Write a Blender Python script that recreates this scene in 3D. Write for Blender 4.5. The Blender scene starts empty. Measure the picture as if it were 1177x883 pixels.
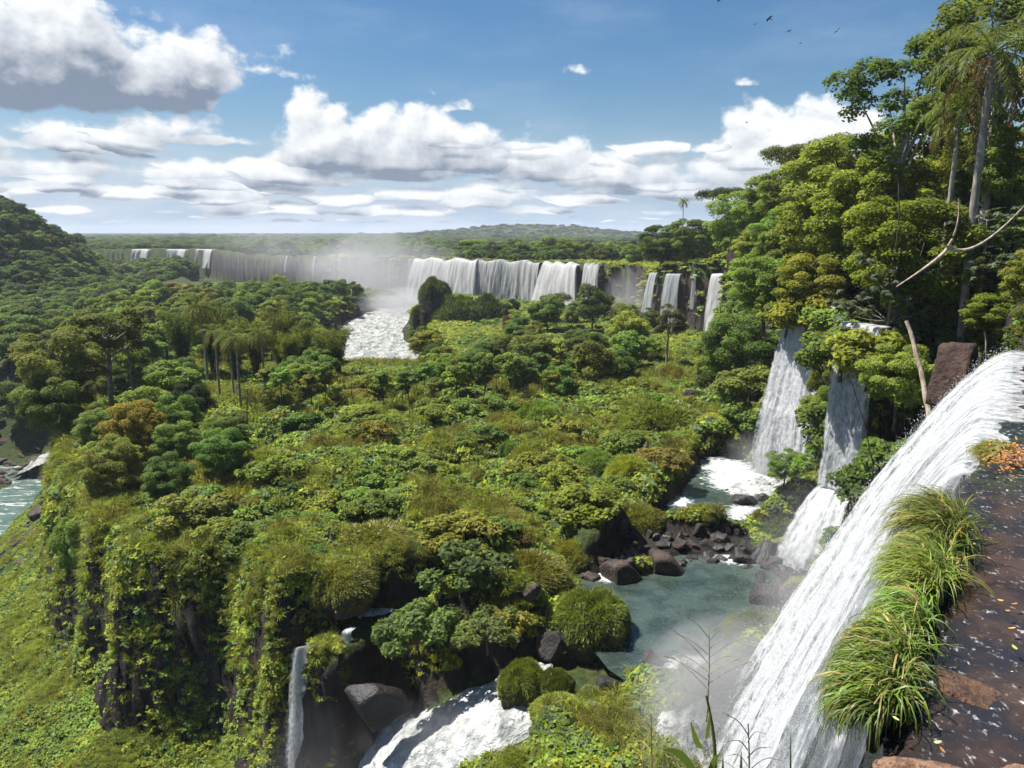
import bpy, math, random
import numpy as np
from mathutils import Vector, Euler

# ------------------------------------------------------------------ camera
SC = bpy.context.scene
COL = SC.collection
R = math.radians
PITCH = R(11.1)
FPX, CX, CY = 884.0, 588.5, 441.5
cam_d = bpy.data.cameras.new('camera'); cam = bpy.data.objects.new('camera', cam_d); COL.objects.link(cam)
cam_d.sensor_width = 36.0; cam_d.lens = 36.0 * FPX / 1177.0
cam_d.clip_start = 0.1; cam_d.clip_end = 20000.0
cam.location = (0, 0, 0); cam.rotation_euler = (R(90) - PITCH, 0, 0)
SC.camera = cam

# ------------------------------------------------------------------ sun, exposure
SUN_EL, SUN_AZ = R(61), R(-70)            # azimuth clockwise from +Y (north of the view)
to_sun = Vector((math.sin(SUN_AZ) * math.cos(SUN_EL), math.cos(SUN_AZ) * math.cos(SUN_EL), math.sin(SUN_EL)))
sun_d = bpy.data.lights.new('sun', 'SUN'); sun = bpy.data.objects.new('sun', sun_d); COL.objects.link(sun)
sun_d.energy = 5.0; sun_d.angle = R(0.53); sun_d.color = (1.0, 0.955, 0.88)
sun.rotation_euler = (-to_sun).to_track_quat('-Z', 'Y').to_euler(); sun.location = (0, 0, 80)
SC.view_settings.view_transform = 'Standard'; SC.view_settings.look = 'None'
SC.view_settings.exposure = 1.28; SC.view_settings.gamma = 1.0; SC.view_settings.use_curve_mapping = False
SC.cycles.use_denoising = True
SC.cycles.max_bounces = 6; SC.cycles.diffuse_bounces = 4; SC.cycles.glossy_bounces = 2
SC.cycles.transmission_bounces = 3; SC.cycles.transparent_max_bounces = 14; SC.cycles.volume_bounces = 0
SC.cycles.use_adaptive_sampling = True; SC.cycles.adaptive_threshold = 0.015

# ------------------------------------------------------------------ picture <-> world helpers (surveying the photo)
cp, sp = math.cos(PITCH), math.sin(PITCH)
def ray(px, py):
    u = (px - CX) / FPX; v = (CY - py) / FPX
    return np.array([u, cp + v * sp, -sp + v * cp])
def P(px, py, z):
    d = ray(px, py); return d * (z / d[2])
def Q(px, py, y):
    d = ray(px, py); return d * (y / d[1])
def proj(p):
    dep = p[1] * cp - p[2] * sp; up = p[1] * sp + p[2] * cp
    return CX + p[0] / dep * FPX, CY - up / dep * FPX, dep
def uv_sky(px, py):
    d = ray(px, py); return math.atan2(d[0], d[1]), d[2] / math.hypot(d[0], d[1])

# ------------------------------------------------------------------ node helper
class NB:
    def __init__(s, nt): s.nt = nt; s.n = nt.nodes; s.l = nt.links
    def new(s, t, **k):
        nd = s.n.new(t)
        for a, b in k.items(): setattr(nd, a, b)
        return nd
    def set(s, sock, v):
        if isinstance(v, bpy.types.NodeSocket): s.l.new(v, sock)
        elif v is not None: sock.default_value = v
    def m(s, op, a, b=None, c=None, clamp=False):
        nd = s.new('ShaderNodeMath', operation=op, use_clamp=clamp)
        for i, v in enumerate((a, b, c)): s.set(nd.inputs[i], v) if v is not None else None
        return nd.outputs[0]
    def v(s, op, a, b=None, c=None):
        nd = s.new('ShaderNodeVectorMath', operation=op)
        for i, x in enumerate((a, b, c)): s.set(nd.inputs[i], x) if x is not None else None
        return nd.outputs['Value'] if op in ('LENGTH', 'DOT_PRODUCT', 'DISTANCE') else nd.outputs['Vector']
    def noise(s, vec, scale, detail=4, rough=0.5, lac=2.0, dist=0.0, out='Fac', dims='3D', w=0.0):
        nd = s.new('ShaderNodeTexNoise', noise_dimensions=dims)
        if vec is not None: s.set(nd.inputs['Vector'], vec)
        if dims == '4D': nd.inputs['W'].default_value = w
        nd.inputs['Scale'].default_value = scale; nd.inputs['Detail'].default_value = detail
        nd.inputs['Roughness'].default_value = rough; nd.inputs['Lacunarity'].default_value = lac
        nd.inputs['Distortion'].default_value = dist
        return nd.outputs[0] if out == 'Fac' else nd.outputs[1]
    def voro(s, vec, scale, feature='F1'):
        nd = s.new('ShaderNodeTexVoronoi', feature=feature)
        s.set(nd.inputs['Vector'], vec); nd.inputs['Scale'].default_value = scale
        return nd.outputs
    def ss(s, x, a, b):
        nd = s.new('ShaderNodeMapRange', interpolation_type='SMOOTHSTEP')
        s.set(nd.inputs['Value'], x); s.set(nd.inputs['From Min'], a); s.set(nd.inputs['From Max'], b)
        return nd.outputs[0]
    def lin(s, x, a, b, c=0.0, d=1.0):
        nd = s.new('ShaderNodeMapRange')
        s.set(nd.inputs['Value'], x); s.set(nd.inputs['From Min'], a); s.set(nd.inputs['From Max'], b)
        s.set(nd.inputs['To Min'], c); s.set(nd.inputs['To Max'], d)
        return nd.outputs[0]
    def mix(s, f, a, b, mode='MIX'):
        nd = s.new('ShaderNodeMix', data_type='RGBA', blend_type=mode)
        s.set(nd.inputs[0], f); s.set(nd.inputs[6], a); s.set(nd.inputs[7], b)
        return nd.outputs[2]
    def comb(s, x, y, z):
        nd = s.new('ShaderNodeCombineXYZ')
        for i, v in enumerate((x, y, z)): s.set(nd.inputs[i], v)
        return nd.outputs[0]
    def sep(s, v):
        nd = s.new('ShaderNodeSeparateXYZ'); s.set(nd.inputs[0], v); return nd.outputs
    def bump(s, h, strength=0.5, dist=0.1):
        nd = s.new('ShaderNodeBump'); nd.inputs['Strength'].default_value = strength
        nd.inputs['Distance'].default_value = dist; s.set(nd.inputs['Height'], h); return nd.outputs[0]
def c4(r, g, b): return (r, g, b, 1.0)

# ------------------------------------------------------------------ world: Nishita sky with cumulus
W = bpy.data.worlds.new('World'); SC.world = W; W.use_nodes = True
wt = W.node_tree
for nd in list(wt.nodes): wt.nodes.remove(nd)

def cloud_group():
    g = bpy.data.node_groups.new('cloud_density', 'ShaderNodeTree')
    g.interface.new_socket('P', in_out='INPUT', socket_type='NodeSocketVector')
    for nm in ('D', 'Under'): g.interface.new_socket(nm, in_out='OUTPUT', socket_type='NodeSocketFloat')
    b = NB(g); gi = b.new('NodeGroupInput'); go = b.new('NodeGroupOutput')
    p0 = gi.outputs[0]
    wn = b.v('SUBTRACT', b.noise(p0, 13.0, 4, 0.55, out='Color'), (0.5, 0.5, 0.5))
    p = b.v('ADD', p0, b.v('MULTIPLY', wn, (0.060, 0.022, 0)))
    # cumulus as seen: centre x px, base y px, half width px, height px, weight, softness of the base, darkness of the underside
    L = [(60, 96, 170, 135, 1.2, 3, .95), (170, 106, 120, 80, 1.0, 3, 1.0), (228, 92, 72, 75, .8, 3, .55), (300, 80, 62, 26, .35, 3, .1),
         (180, 152, 92, 38, .55, 4, .35),
         (375, 184, 76, 82, 1.1, 4, .55), (455, 190, 105, 84, 1.2, 5, .6), (540, 194, 80, 62, 1.0, 5, .7), (620, 197, 95, 50, .85, 5, .5), (705, 208, 115, 48, .8, 4, .4),
         (532, 126, 30, 12, .3, 4, .2), (905, 178, 118, 86, 1.05, 1.4, .18), (955, 172, 84, 66, .9, 1.6, .1), (840, 205, 90, 40, .55, 1.8, .25),
         (555, 227, 76, 27, .6, 5, .3), (448, 222, 36, 17, .4, 5, .3), (70, 200, 120, 40, .55, 4, .4), (225, 203, 82, 30, .6, 5, .4), (345, 206, 62, 18, .4, 5, .4),
         (770, 222, 80, 26, .5, 4, .3), (40, 155, 90, 22, .35, 3, .3), (665, 82, 12, 11, .12, 4, .1), (825, 105, 24, 8, .16, 4, .1), (866, 98, 22, 8, .16, 4, .1)]
    acc = None; und = None
    for (x, y, w, h, k, soft, dk) in L:
        u0, v0 = uv_sky(x, y); u1, _ = uv_sky(x + w, y); _, v1 = uv_sky(x, y - h)
        ku, kv = 1.0 / (u1 - u0), 1.0 / (v1 - v0)
        q = b.v('MULTIPLY_ADD', p, (ku, kv, 0), (-u0 * ku, -v0 * kv, 0))
        s_ = b.sep(q)
        yy = b.m('MAXIMUM', s_[1], b.m('MULTIPLY', s_[1], -soft))
        f = b.m('MULTIPLY_ADD', b.v('LENGTH', b.comb(s_[0], yy, 0.0)), -k, k)
        uu = b.m('MULTIPLY', b.lin(s_[1], -.05, .72, 1, 0), dk)
        if acc is None: acc, und = f, uu
        else:
            und = b.m('MULTIPLY_ADD', b.m('GREATER_THAN', f, acc), b.m('SUBTRACT', uu, und), und); acc = b.m('MAXIMUM', acc, f)
    # rows of small flat-based puffs low over the horizon
    sv = b.sep(p0)
    for (su, sv_, va, vb, r0, off) in ((8.0, 27.0, .040, .135, .60, 3.1), (12.0, 46.0, .012, .085, .72, 7.7), (20.0, 100.0, .004, .036, .74, 1.3)):
        vo = b.new('ShaderNodeTexVoronoi', feature='F1', voronoi_dimensions='2D'); pp = b.v('MULTIPLY_ADD', p, (su, sv_, 0), (off, off * .7, 0)); b.set(vo.inputs['Vector'], pp); vo.inputs['Scale'].default_value = 1.0; vo.inputs['Randomness'].default_value = .85
        s_ = b.sep(b.v('SUBTRACT', pp, vo.outputs['Position'])); cr = b.sep(vo.outputs['Color'])
        y1 = b.m('ADD', s_[1], .22); yy = b.m('MAXIMUM', b.m('MULTIPLY', y1, 1.3), b.m('MULTIPLY', y1, -3.2))
        side = b.m('MULTIPLY', b.ss(sv[0], 0.50, -0.25), .30)
        band = b.m('MULTIPLY', b.ss(sv[1], va, va + .015), b.m('SUBTRACT', 1.0, b.ss(sv[1], vb - .03, vb)))
        rad = b.m('MULTIPLY', band, b.m('ADD', b.m('MULTIPLY', cr[0], .30), b.m('ADD', r0 - .25, side)))
        f = b.m('MULTIPLY', b.m('SUBTRACT', rad, b.v('LENGTH', b.comb(b.m('MULTIPLY', s_[0], .85), yy, 0.0))), 1.25)
        f = b.m('SUBTRACT', f, b.m('MULTIPLY', b.m('SUBTRACT', 1.0, band), .6))
        uu = b.m('MULTIPLY', b.lin(y1, -.05, .5, 1, 0), .62)
        und = b.m('MULTIPLY_ADD', b.m('GREATER_THAN', f, acc), b.m('SUBTRACT', uu, und), und); acc = b.m('MAXIMUM', acc, f)
    acc = b.m('MAXIMUM', acc, -0.9)
    nA = b.noise(b.v('MULTIPLY', p0, (1, 1.25, 1)), 17.0, 9, 0.57)
    vo = b.voro(b.v('ADD', b.v('MULTIPLY', p0, (1, 1.2, 1)), b.v('MULTIPLY', wn, (.05, .05, 0))), 34.0, 'SMOOTH_F1')[0]
    tex = b.m('ADD', b.m('MULTIPLY', b.m('SUBTRACT', nA, 0.5), b.lin(sv[1], .02, .12, .85, 1.6)), b.m('MULTIPLY', b.m('SUBTRACT', 0.42, vo), b.lin(sv[1], .03, .12, .12, .42)))
    d = b.m('ADD', acc, b.m('SUBTRACT', tex, 0.04))
    b.l.new(d, go.inputs[0]); b.l.new(und, go.inputs[1])
    return g

def build_world():
    b = NB(wt)
    out = b.new('ShaderNodeOutputWorld')
    sky = b.new('ShaderNodeTexSky', sky_type='NISHITA'); sky.sun_disc = False
    sky.sun_elevation = SUN_EL; sky.sun_rotation = SUN_AZ; sky.air_density = 1.0; sky.dust_density = 0.6; sky.ozone_density = 2.2
    hsv = b.new('ShaderNodeHueSaturation'); hsv.inputs['Saturation'].default_value = 1.34; hsv.inputs['Value'].default_value = 0.74
    tc = b.new('ShaderNodeTexCoord'); s_ = b.sep(tc.outputs['Generated'])
    skc = b.mix(b.ss(s_[2], 0.16, -0.02), sky.outputs[0], c4(4.2, 5.5, 7.2))
    b.l.new(skc, hsv.inputs['Color'])
    g = cloud_group()
    u = b.m('ARCTAN2', s_[0], s_[1])
    hyp = b.m('SQRT', b.m('ADD', b.m('MULTIPLY', s_[0], s_[0]), b.m('MULTIPLY', s_[1], s_[1])))
    v = b.m('DIVIDE', s_[2], b.m('MAXIMUM', hyp, 0.02))
    p = b.comb(u, v, 0.0)
    def dens(off):
        nd = b.new('ShaderNodeGroup'); nd.node_tree = g
        b.set(nd.inputs[0], b.v('ADD', p, off) if off else p); return nd.outputs
    (d0, un), (d1, _) = dens(None), dens((-0.007, 0.013, 0))
    a = b.m('MULTIPLY', b.ss(d0, 0.02, 0.30), b.ss(v, 0.0, 0.01))
    nS = b.noise(b.v('MULTIPLY', p, (1, 1.3, 1)), 20.0, 7, 0.62)
    lit = b.m('MULTIPLY_ADD', b.m('SUBTRACT', d0, d1), 1.05, 0.86)
    lit = b.m('SUBTRACT', lit, b.m('MULTIPLY', un, b.m('MULTIPLY_ADD', b.ss(d0, 0.05, 0.6), .65, .35)))
    lit = b.m('ADD', lit, b.m('MULTIPLY', b.m('SUBTRACT', nS, 0.5), 0.75))
    lit = b.m('SUBTRACT', lit, b.m('MULTIPLY', b.m('SUBTRACT', 1.0, b.ss(v, 0.02, 0.13)), 0.06))
    lit = b.lin(lit, 0.0, 1.0)
    ccol = b.mix(lit, c4(1.75, 2.15, 2.85), c4(7.7, 7.85, 8.0))
    col = b.mix(b.m('MULTIPLY', a, 0.96), hsv.outputs[0], ccol)
    # thin veil of high cirrus
    nV = b.noise(b.v('MULTIPLY', p, (1, 3.2, 1)), 3.4, 6, 0.6)
    veil = b.m('MULTIPLY', b.ss(nV, 0.42, 0.85), b.m('MULTIPLY', 0.26, b.m('SUBTRACT', 1.0, a)))
    col = b.mix(veil, col, c4(5.6, 6.3, 7.2))
    nL = b.noise(b.v('MULTIPLY', p, (3.2, 14.0, 1)), 2.2, 6, 0.6)
    lowv = b.m('MULTIPLY', b.m('SUBTRACT', 1.0, b.ss(v, 0.05, 0.14)), b.m('MULTIPLY', b.ss(nL, 0.32, 0.62), b.ss(u, 0.55, -0.1)))
    col = b.mix(b.m('MULTIPLY', b.m('MULTIPLY', lowv, .62), b.m('SUBTRACT', 1.0, a)), col, c4(5.0, 5.5, 6.2))
    bg = b.new('ShaderNodeBackground'); bg.inputs['Strength'].default_value = 0.056
    b.l.new(col, bg.inputs['Color']); b.l.new(bg.outputs[0], out.inputs['Surface'])
    W.cycles.sampling_method = 'MANUAL'; W.cycles.sample_map_resolution = 256
build_world()

# ------------------------------------------------------------------ numpy noise
def _h(ix, iy, iz):
    n = (ix.astype(np.int64) * 374761393 + iy.astype(np.int64) * 668265263 + iz.astype(np.int64) * 2147483647 // 7) & 0xffffffff
    n = ((n ^ (n >> 13)) * 1274126177) & 0xffffffff
    n = ((n ^ (n >> 16)) * 2246822519) & 0xffffffff
    return ((n ^ (n >> 15)) & 0xffffff) / float(0xffffff)
def vn2(x, y, seed=0):
    x = np.asarray(x, float); y = np.asarray(y, float)
    ix = np.floor(x); iy = np.floor(y); fx = x - ix; fy = y - iy
    fx = fx * fx * fx * (fx * (fx * 6 - 15) + 10); fy = fy * fy * fy * (fy * (fy * 6 - 15) + 10); z = np.full(ix.shape, seed)
    a = _h(ix, iy, z); b = _h(ix + 1, iy, z); c = _h(ix, iy + 1, z); d = _h(ix + 1, iy + 1, z)
    return (a + (b - a) * fx) * (1 - fy) + (c + (d - c) * fx) * fy
def fbm(x, y, o=4, seed=0, rough=0.5):
    t = 0.0; a = 1.0; s = 0.0; f = 1.0
    for i in range(o):
        t = t + a * vn2(x * f + i * 17.3, y * f - i * 9.1, seed + i); s += a; a *= rough; f *= 2.03
    return t / s - 0.5
def vn3(p, seed=0):
    i = np.floor(p); f = p - i; f = f * f * (3 - 2 * f); r = 0
    for dx in (0, 1):
        for dy in (0, 1):
            for dz in (0, 1):
                w = (f[:, 0] if dx else 1 - f[:, 0]) * (f[:, 1] if dy else 1 - f[:, 1]) * (f[:, 2] if dz else 1 - f[:, 2])
                r = r + w * _h(i[:, 0] + dx, i[:, 1] + dy, i[:, 2] + dz + seed * 57)
    return r
def fbm3(p, o=4, seed=0, rough=0.5):
    t = 0; a = 1.0; s = 0; f = 1.0
    for k in range(o):
        t = t + a * vn3(p * f + k * 7.7, seed + k); s += a; a *= rough; f *= 2.03
    return t / s - 0.5
def sst(x, a, b):
    t = np.clip((x - a) / (b - a), 0, 1); return t * t * (3 - 2 * t)
def seg_dist(pts, X, Y):
    d = np.full(np.shape(X), 1e9)
    for (ax, ay), (bx, by) in zip(pts[:-1], pts[1:]):
        vx, vy = bx - ax, by - ay; L = vx * vx + vy * vy + 1e-9
        t = np.clip(((X - ax) * vx + (Y - ay) * vy) / L, 0, 1)
        d = np.minimum(d, np.hypot(X - ax - t * vx, Y - ay - t * vy))
    return d
def inside(pts, X, Y):
    r = np.zeros(np.shape(X), bool); n = len(pts)
    for i in range(n):
        ax, ay = pts[i]; bx, by = pts[(i + 1) % n]
        if ay == by: continue
        c = (ay > Y) != (by > Y)
        r ^= c & (X < (bx - ax) * (Y - ay) / (by - ay) + ax)
    return r
def sdp(pts, X, Y):
    d = seg_dist(list(pts) + [pts[0]], X, Y); return np.where(inside(pts, X, Y), d, -d)

# ------------------------------------------------------------------ object helpers
def mesh_np(name, V, F, mat=None, parent=None, smooth=False, uv=None, mat2=None):
    V = np.ascontiguousarray(V, dtype=np.float32); F = np.ascontiguousarray(F, dtype=np.int32)
    me = bpy.data.meshes.new(name); k = F.shape[1]
    me.vertices.add(len(V)); me.vertices.foreach_set('co', V.ravel())
    me.loops.add(F.size); me.loops.foreach_set('vertex_index', F.ravel())
    me.polygons.add(len(F)); me.polygons.foreach_set('loop_start', np.arange(0, F.size, k, dtype=np.int32))
    if smooth: me.polygons.foreach_set('use_smooth', np.ones(len(F), bool))
    me.update(calc_edges=True)
    if uv is not None:
        l = me.uv_layers.new(name='UVMap'); l.data.foreach_set('uv', np.ascontiguousarray(uv[F.ravel()], dtype=np.float32).ravel())
    if mat: me.materials.append(mat)
    o = bpy.data.objects.new(name, me)
    COL.objects.link(o)
    if parent: o.parent = parent
    return o
def empty(name, loc=(0, 0, 0)):
    o = bpy.data.objects.new(name, None); COL.objects.link(o); o.location = loc; o.empty_display_size = 0.3; return o
THINGS = []
def tag(o, label=None, cat=None, group=None, kind=None, auto=None):
    if label: o['label'] = label
    if cat: o['category'] = cat
    if group: o['group'] = group
    if kind: o['kind'] = kind
    if auto: THINGS.append((o, auto))
    return o
def copy_tree(root):
    c = root.copy(); COL.objects.link(c)
    for ch in list(root.children):
        k = ch.copy(); COL.objects.link(k); k.parent = c
        for g_ in list(ch.children):
            q = g_.copy(); COL.objects.link(q); q.parent = k
    return c
def grid_faces(nr, nc):
    i = np.arange(nr - 1)[:, None] * nc + np.arange(nc - 1)[None, :]
    return np.stack([i, i + 1, i + nc + 1, i + nc], -1).reshape(-1, 4)
def tube(pts, rad, n=7):
    pts = np.asarray(pts, float); m = len(pts); rad = np.broadcast_to(np.asarray(rad, float), (m,))
    t = np.gradient(pts, axis=0); t /= np.linalg.norm(t, axis=1)[:, None] + 1e-9
    ref = np.where(np.abs(t[:, 2:3]) > 0.95, np.array([[1., 0, 0]]), np.array([[0., 0, 1]]))
    a = np.cross(t, ref); a /= np.linalg.norm(a, axis=1)[:, None] + 1e-9; b = np.cross(t, a)
    th = np.linspace(0, 2 * np.pi, n, endpoint=False)
    V = pts[:, None, :] + rad[:, None, None] * (np.cos(th)[None, :, None] * a[:, None, :] + np.sin(th)[None, :, None] * b[:, None, :])
    i = np.arange(m - 1)[:, None] * n; j = np.arange(n)[None, :]; j2 = (j + 1) % n
    F = np.stack([i + j, i + j2, i + n + j2, i + n + j], -1).reshape(-1, 4)
    return V.reshape(-1, 3), F
class Acc:
    def __init__(s): s.V = []; s.F = []; s.n = 0
    def add(s, V, F):
        s.V.append(np.asarray(V, float)); s.F.append(np.asarray(F) + s.n); s.n += len(V)
    def get(s): return np.concatenate(s.V), np.concatenate(s.F)

# ------------------------------------------------------------------ materials
def newmat(name):
    m = bpy.data.materials.new(name); m.use_nodes = True; nt = m.node_tree
    for nd in list(nt.nodes): nt.nodes.remove(nd)
    return m, NB(nt)
def principled(b, col, rough=0.6, spec=0.4, normal=None):
    p = b.new('ShaderNodeBsdfPrincipled'); b.set(p.inputs['Base Color'], col); b.set(p.inputs['Roughness'], rough)
    p.inputs['Specular IOR Level'].default_value = spec
    if normal is not None: b.l.new(normal, p.inputs['Normal'])
    return p
def finish(b, sh):
    o = b.new('ShaderNodeOutputMaterial'); b.l.new(sh, o.inputs['Surface'])

def mat_leaf(name, trans=0.5, rough=0.6, spec=0.14, var=0.42, patch=0.35, pscale=0.35, fixed=None):
    m, b = newmat(name)
    oi = b.new('ShaderNodeObjectInfo'); ge = b.new('ShaderNodeNewGeometry')
    ri = ge.outputs['Random Per Island']
    hs = b.new('ShaderNodeHueSaturation')
    b.set(hs.inputs['Hue'], b.lin(oi.outputs['Random'], 0, 1, 0.485, 0.512))
    b.set(hs.inputs['Saturation'], b.lin(ri, 0, 1, 0.85, 1.1))
    nz = b.noise(ge.outputs['Position'], pscale, 3, 0.6)
    val = b.m('MULTIPLY', b.lin(ri, 0, 1, 1 - var, 1 + var), b.lin(nz, 0.3, 0.7, 1 - patch, 1 + patch))
    val = b.m('MULTIPLY', val, b.lin(oi.outputs['Random'], 0, 1, 0.84, 1.16))
    b.set(hs.inputs['Value'], val)
    if fixed: hs.inputs['Color'].default_value = (*fixed, 1)
    else: b.l.new(oi.outputs['Color'], hs.inputs['Color'])
    col = hs.outputs[0]
    p = principled(b, col, rough, spec)
    t = b.new('ShaderNodeBsdfTranslucent')
    b.set(t.inputs['Color'], b.mix(1.0, col, c4(1.25, 1.15, 0.55), 'MULTIPLY'))
    mx = b.new('ShaderNodeMixShader'); mx.inputs[0].default_value = trans
    b.l.new(p.outputs[0], mx.inputs[1]); b.l.new(t.outputs[0], mx.inputs[2])
    finish(b, mx.outputs[0]); return m
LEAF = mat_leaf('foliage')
BLADE = mat_leaf('grass_blade', trans=0.4, rough=0.42, spec=0.3, var=0.45, patch=0.25)

def mat_bark(name, c1, c2, scale=6):
    m, b = newmat(name)
    tc = b.new('ShaderNodeTexCoord')
    n = b.noise(b.v('MULTIPLY', tc.outputs['Object'], (1, 1, 0.3)), scale, 5, 0.6)
    p = principled(b, b.mix(b.ss(n, 0.35, 0.65), c1, c2), 0.85, 0.2, b.bump(n, 0.6, 0.05))
    finish(b, p.outputs[0]); return m
BARK = mat_bark('bark_brown', c4(.035, .025, .018), c4(.10, .08, .06))
BARKG = mat_bark('bark_grey', c4(.14, .12, .10), c4(.30, .27, .23))
BARKP = mat_bark('bark_pale', c4(.20, .15, .10), c4(.42, .35, .27))

def mat_rock(name, dark, light, moss=0.0, wet=False, scale=0.9):
    m, b = newmat(name)
    ge = b.new('ShaderNodeNewGeometry'); oi = b.new('ShaderNodeObjectInfo')
    pos = ge.outputs['Position']
    n1 = b.noise(pos, scale, 6, 0.62); n2 = b.noise(pos, scale * 6, 5, 0.6)
    vo = b.voro(b.v('ADD', pos, b.v('MULTIPLY', b.noise(pos, scale * 2, 2, out='Color'), (.6, .6, .6))), scale * 1.7, 'DISTANCE_TO_EDGE')[0]
    col = b.mix(b.ss(b.m('ADD', b.m('MULTIPLY', n1, .6), b.m('MULTIPLY', n2, .4)), 0.38, 0.64), dark, light)
    col = b.mix(b.m('MULTIPLY', b.m('MULTIPLY', b.m('SUBTRACT', 1.0, b.ss(vo, 0.0, 0.03)), b.ss(n1, .5, .6)), 0.5), col, c4(.012, .010, .009))
    if moss:
        nz = b.sep(ge.outputs['Normal'])[2]
        mk = b.m('MULTIPLY', b.ss(b.m('ADD', nz, b.m('SUBTRACT', n1, 0.5)), 1.0 - moss, 1.15 - moss), b.ss(n2, 0.3, 0.5))
        col = b.mix(mk, col, b.mix(n2, c4(.05, .075, .012), c4(.13, .14, .02)))
    p = principled(b, col, 0.35 if wet else 0.8, 0.5 if wet else 0.3, b.bump(b.m('ADD', n2, n1), 0.9, 0.15))
    finish(b, p.outputs[0]); return m
ROCK = mat_rock('basalt_rock', c4(.010, .009, .009), c4(.046, .040, .037))
ROCKW = mat_rock('wet_basalt', c4(.010, .009, .009), c4(.036, .030, .028), wet=True)
ROCKM = mat_rock('mossy_basalt', c4(.022, .018, .015), c4(.10, .07, .05), moss=0.45)
# ================================================================== THE LAND
CREST = [(2.6, 3), (2.9, 5.5), (18.1, 27.1), (20.5, 36), (24.2, 45), (26.0, 51.5), (24.2, 57.5), (29.2, 63.5), (31.8, 70), (28.3, 78.8), (30.5, 88), (31, 100), (33.5, 123), (37.5, 145),
         (44, 172), (54, 187), (46, 196), (39, 206), (37, 222), (43, 250), (45, 285), (36, 297), (4.5, 338), (-48, 375), (-100, 408), (-157, 450),
         (-230, 590), (-420, 640), (-1200, 900)]
PLATEAU = [(2.6, -40)] + CREST + [(-6000, 2000), (-6000, 9000), (9000, 9000), (9000, -40)]
GORGE_EDGE = [(3, 8), (1.6, 24), (-0.3, 33), (-3.0, 36.6), (-6, 38.8), (-9.8, 40.6), (-12.2, 42.3), (-15.2, 46.3), (-20, 52.5), (-28.5, 54.5), (-36, 63), (-47.6, 76.3), (-58, 100), (-66, 130), (-76, 160), (-100, 190), (-125, 235), (-150, 300), (-182, 380), (-225, 560)]
GORGE = GORGE_EDGE + [(-1500, 800), (-1500, -100), (-6, -100)]
RAPIDS = [(-44, 330), (-50, 285), (-47, 255), (-41, 215), (-50, 190), (-78, 172), (-110, 165)]
def pz(y): return np.interp(y, [30, 42, 60, 110, 165, 186, 215, 300, 450, 700, 4000], [-2.8, -1.5, 0.5, 1.5, 0, -6, -10, -12, -12, -12.5, -13])
POOL1 = [P(*q, -24)[:2] for q in [(682, 692), (700, 668), (742, 662), (790, 645), (850, 645), (876, 664), (872, 700), (858, 735), (830, 762), (790, 785), (745, 775), (715, 745), (690, 712)]]
POOL2 = [P(*q, -24)[:2] for q in [(748, 596), (765, 580), (786, 556), (806, 526), (850, 522), (905, 545), (905, 580), (868, 596), (850, 608), (800, 606), (765, 604)]]
CHANNEL = [P(640, 785, -25)[:2], P(575, 806, -26)[:2], P(500, 830, -28)[:2], P(440, 860, -30.5)[:2], P(415, 880, -31.5)[:2], (-11.5, 40.5)]
STREAM = [P(520, 682, -24)[:2], P(500, 690, -24)[:2], P(430, 703, -24)[:2], P(395, 735, -24.5)[:2], P(372, 742, -24.5)[:2]]
BAR = [P(*q, -24)[:2] for q in [(650, 660), (700, 640), (745, 615), (800, 628), (850, 622), (900, 640)]]
def chan_z(X, Y):
    return np.interp(np.asarray(X, float), [P(415, 880, -31.5)[0], P(440, 860, -30.5)[0], P(500, 830, -28)[0], P(575, 806, -26)[0], P(640, 790, -25)[0], P(770, 785, -24)[0]], [-32, -31, -28.6, -26.6, -25.5, -24.6])
rng = np.random.default_rng(11)
ROCKY = [P(*q, -24)[:2] for q in [(735, 608), (800, 618), (868, 610), (930, 604), (948, 690), (910, 736), (868, 730), (878, 664), (842, 642), (760, 650), (700, 664), (672, 700), (664, 672), (700, 640)]]
BUMPS = []
for _ in range(260):
    yb = 32 + 75 * rng.random() ** 0.8; xb = -30 + rng.random() * (35 + yb * 0.35)
    rb = rng.random() ** 1.4; BUMPS.append((xb, yb, 1.5 + 3.4 * rb, 0.7 + 2.2 * rb * (.5 + .7 * rng.random())))
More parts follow.
